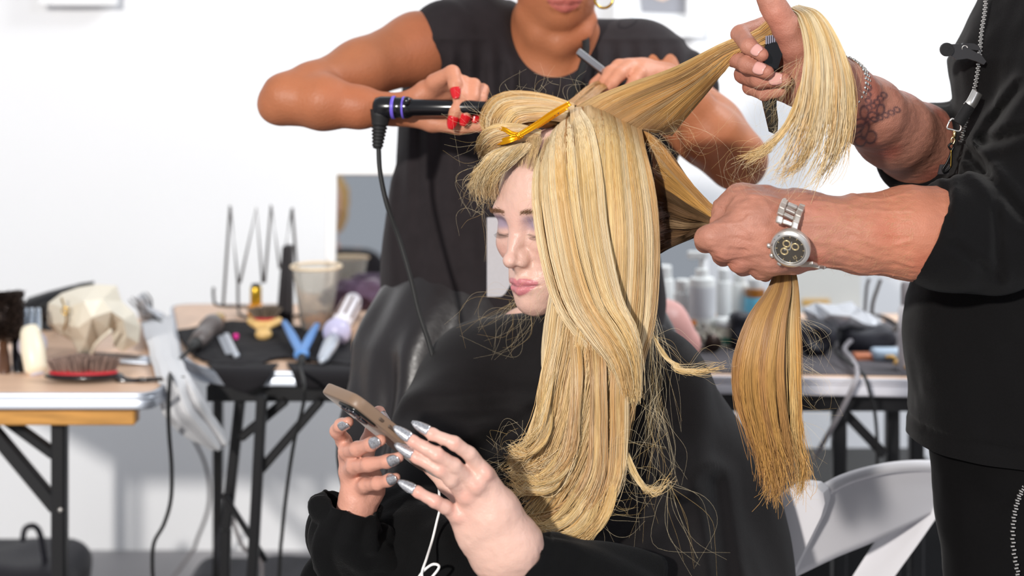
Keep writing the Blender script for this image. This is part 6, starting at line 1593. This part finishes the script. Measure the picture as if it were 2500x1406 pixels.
for i, pts in enumerate(([(2100,812,Yg),(2062,850,2.55),(2082,880,2.45),(2094,912,2.38),(2080,950,2.36),(2050,1010,2.40),(2010,1080,2.5),(1985,1120,2.6)], [(2040,860,2.5),(2080,890,2.42),(2110,918,2.37),(2124,960,2.36),(2136,1010,2.40),(2142,1090,2.48),(2140,1180,2.55)])):
    obj('power_cord', tube([P(*p) for p in pts], [.0045,.003][i], 8, 60), mat('light_grey_cable', (150,146,150), .45) if i == 0 else MR, None, label=['thick grey cable running over the right table\'s edge','thin black cable beside the thick grey one on the right table'][i], cat='cable')
pp = thing('sheet_of_paper', 'pale sheet with orange strip on the wall above the silvery bag', 'paper', P(2010,790,3.6))
obj('sheet', boxv(P(2010,690,3.64), (.19,.003,.22)), mat('cream_paper', (240,238,230), .7), pp, smooth=False); obj('strip', boxv(P(1992,738,3.636), (.07,.003,.016)), mat('orange_print', (236,190,110), .7), pp, smooth=False, label='orange strip')
bn = thing('bin', 'black plastic crate on the floor under the right table', 'crate', (P(2090,1300,2.95)[0],2.95,0)); c_ = np.array([P(2100,1300,2.95)[0],2.95,0])
obj('body', boxv(c_+np.array([0,0,.20]), (.30,.24,.40), bev=.01), mat('black_crate', (20,20,22), .5), bn, smooth=False); obj('lid', boxv(c_+np.array([0,0,.415]), (.32,.26,.03), bev=.008), mat('black_crate', (20,20,22), .5), bn, smooth=False)
# ---- white folding chair the blonde sits on
M_ch_ = mat('white_resin', (226,224,228), .35)
ch = thing('folding_chair', 'white resin folding chair behind the seated blonde', 'chair', (.30,1.80,0))
def pp3(pts, th, name, m=M_ch_): return obj(name, prism([P(*p) for p in pts], th), m, ch, smooth='auto')
yA = 1.80
pp3([(1888,1236,yA),(1905,1208,yA),(1930,1192,yA),(1962,1184,yA),(1992,1188,yA),(2010,1204,yA),(2014,1228,yA),(2004,1262,yA),(1975,1320,yA),(1940,1390,yA),(1915,1450,yA),(1840,1450,yA),(1870,1330,yA)], (.012,.022,0), 'back_post')
G = surf([[(1985,1212,1.83),(2060,1172,1.86),(2150,1146,1.90),(2235,1137,1.95),(2310,1140,2.0)],[(1975,1290,1.83),(2060,1240,1.86),(2150,1210,1.90),(2235,1196,1.95),(2310,1190,2.0)],[(1940,1410,1.83),(2040,1362,1.86),(2130,1325,1.90),(2215,1285,1.95),(2300,1240,2.0)]], 14)
obj('back_panel', gridm(G, .014), M_ch_, ch)
obj('back_rim', tube([P(x,y,Y-.004) for x, y, Y in [(1990,1212,1.83),(2060,1172,1.86),(2150,1146,1.90),(2235,1137,1.95),(2310,1140,2.0)]], .008, 8, 24), M_ch_, ch)
pp3([(2268,1140,2.0),(2340,1145,2.0),(2330,1200,2.0),(2240,1330,1.97),(2160,1440,1.95),(2060,1440,1.95),(2130,1330,1.97),(2200,1230,2.0)], (.012,.022,0), 'back_post')
obj('seat', boxv((.32,1.80,.44), (.42,.40,.025), rotm((0,0,1), .75), .008), M_ch_, ch, smooth=False)
for a_, b_ in (((.42,1.62,.60),(.10,1.68,0)), ((.62,1.92,.60),(.22,1.92,0)), ((.22,1.62,.42),(.50,1.70,0)), ((.38,1.92,.42),(.62,1.96,0))):
    bar(a_, b_, .03, .018, M_ch_, 'leg', ch)
bar((.12,1.68,.12), (.22,1.92,.12), .02, .014, M_ch_, 'stretcher', ch)
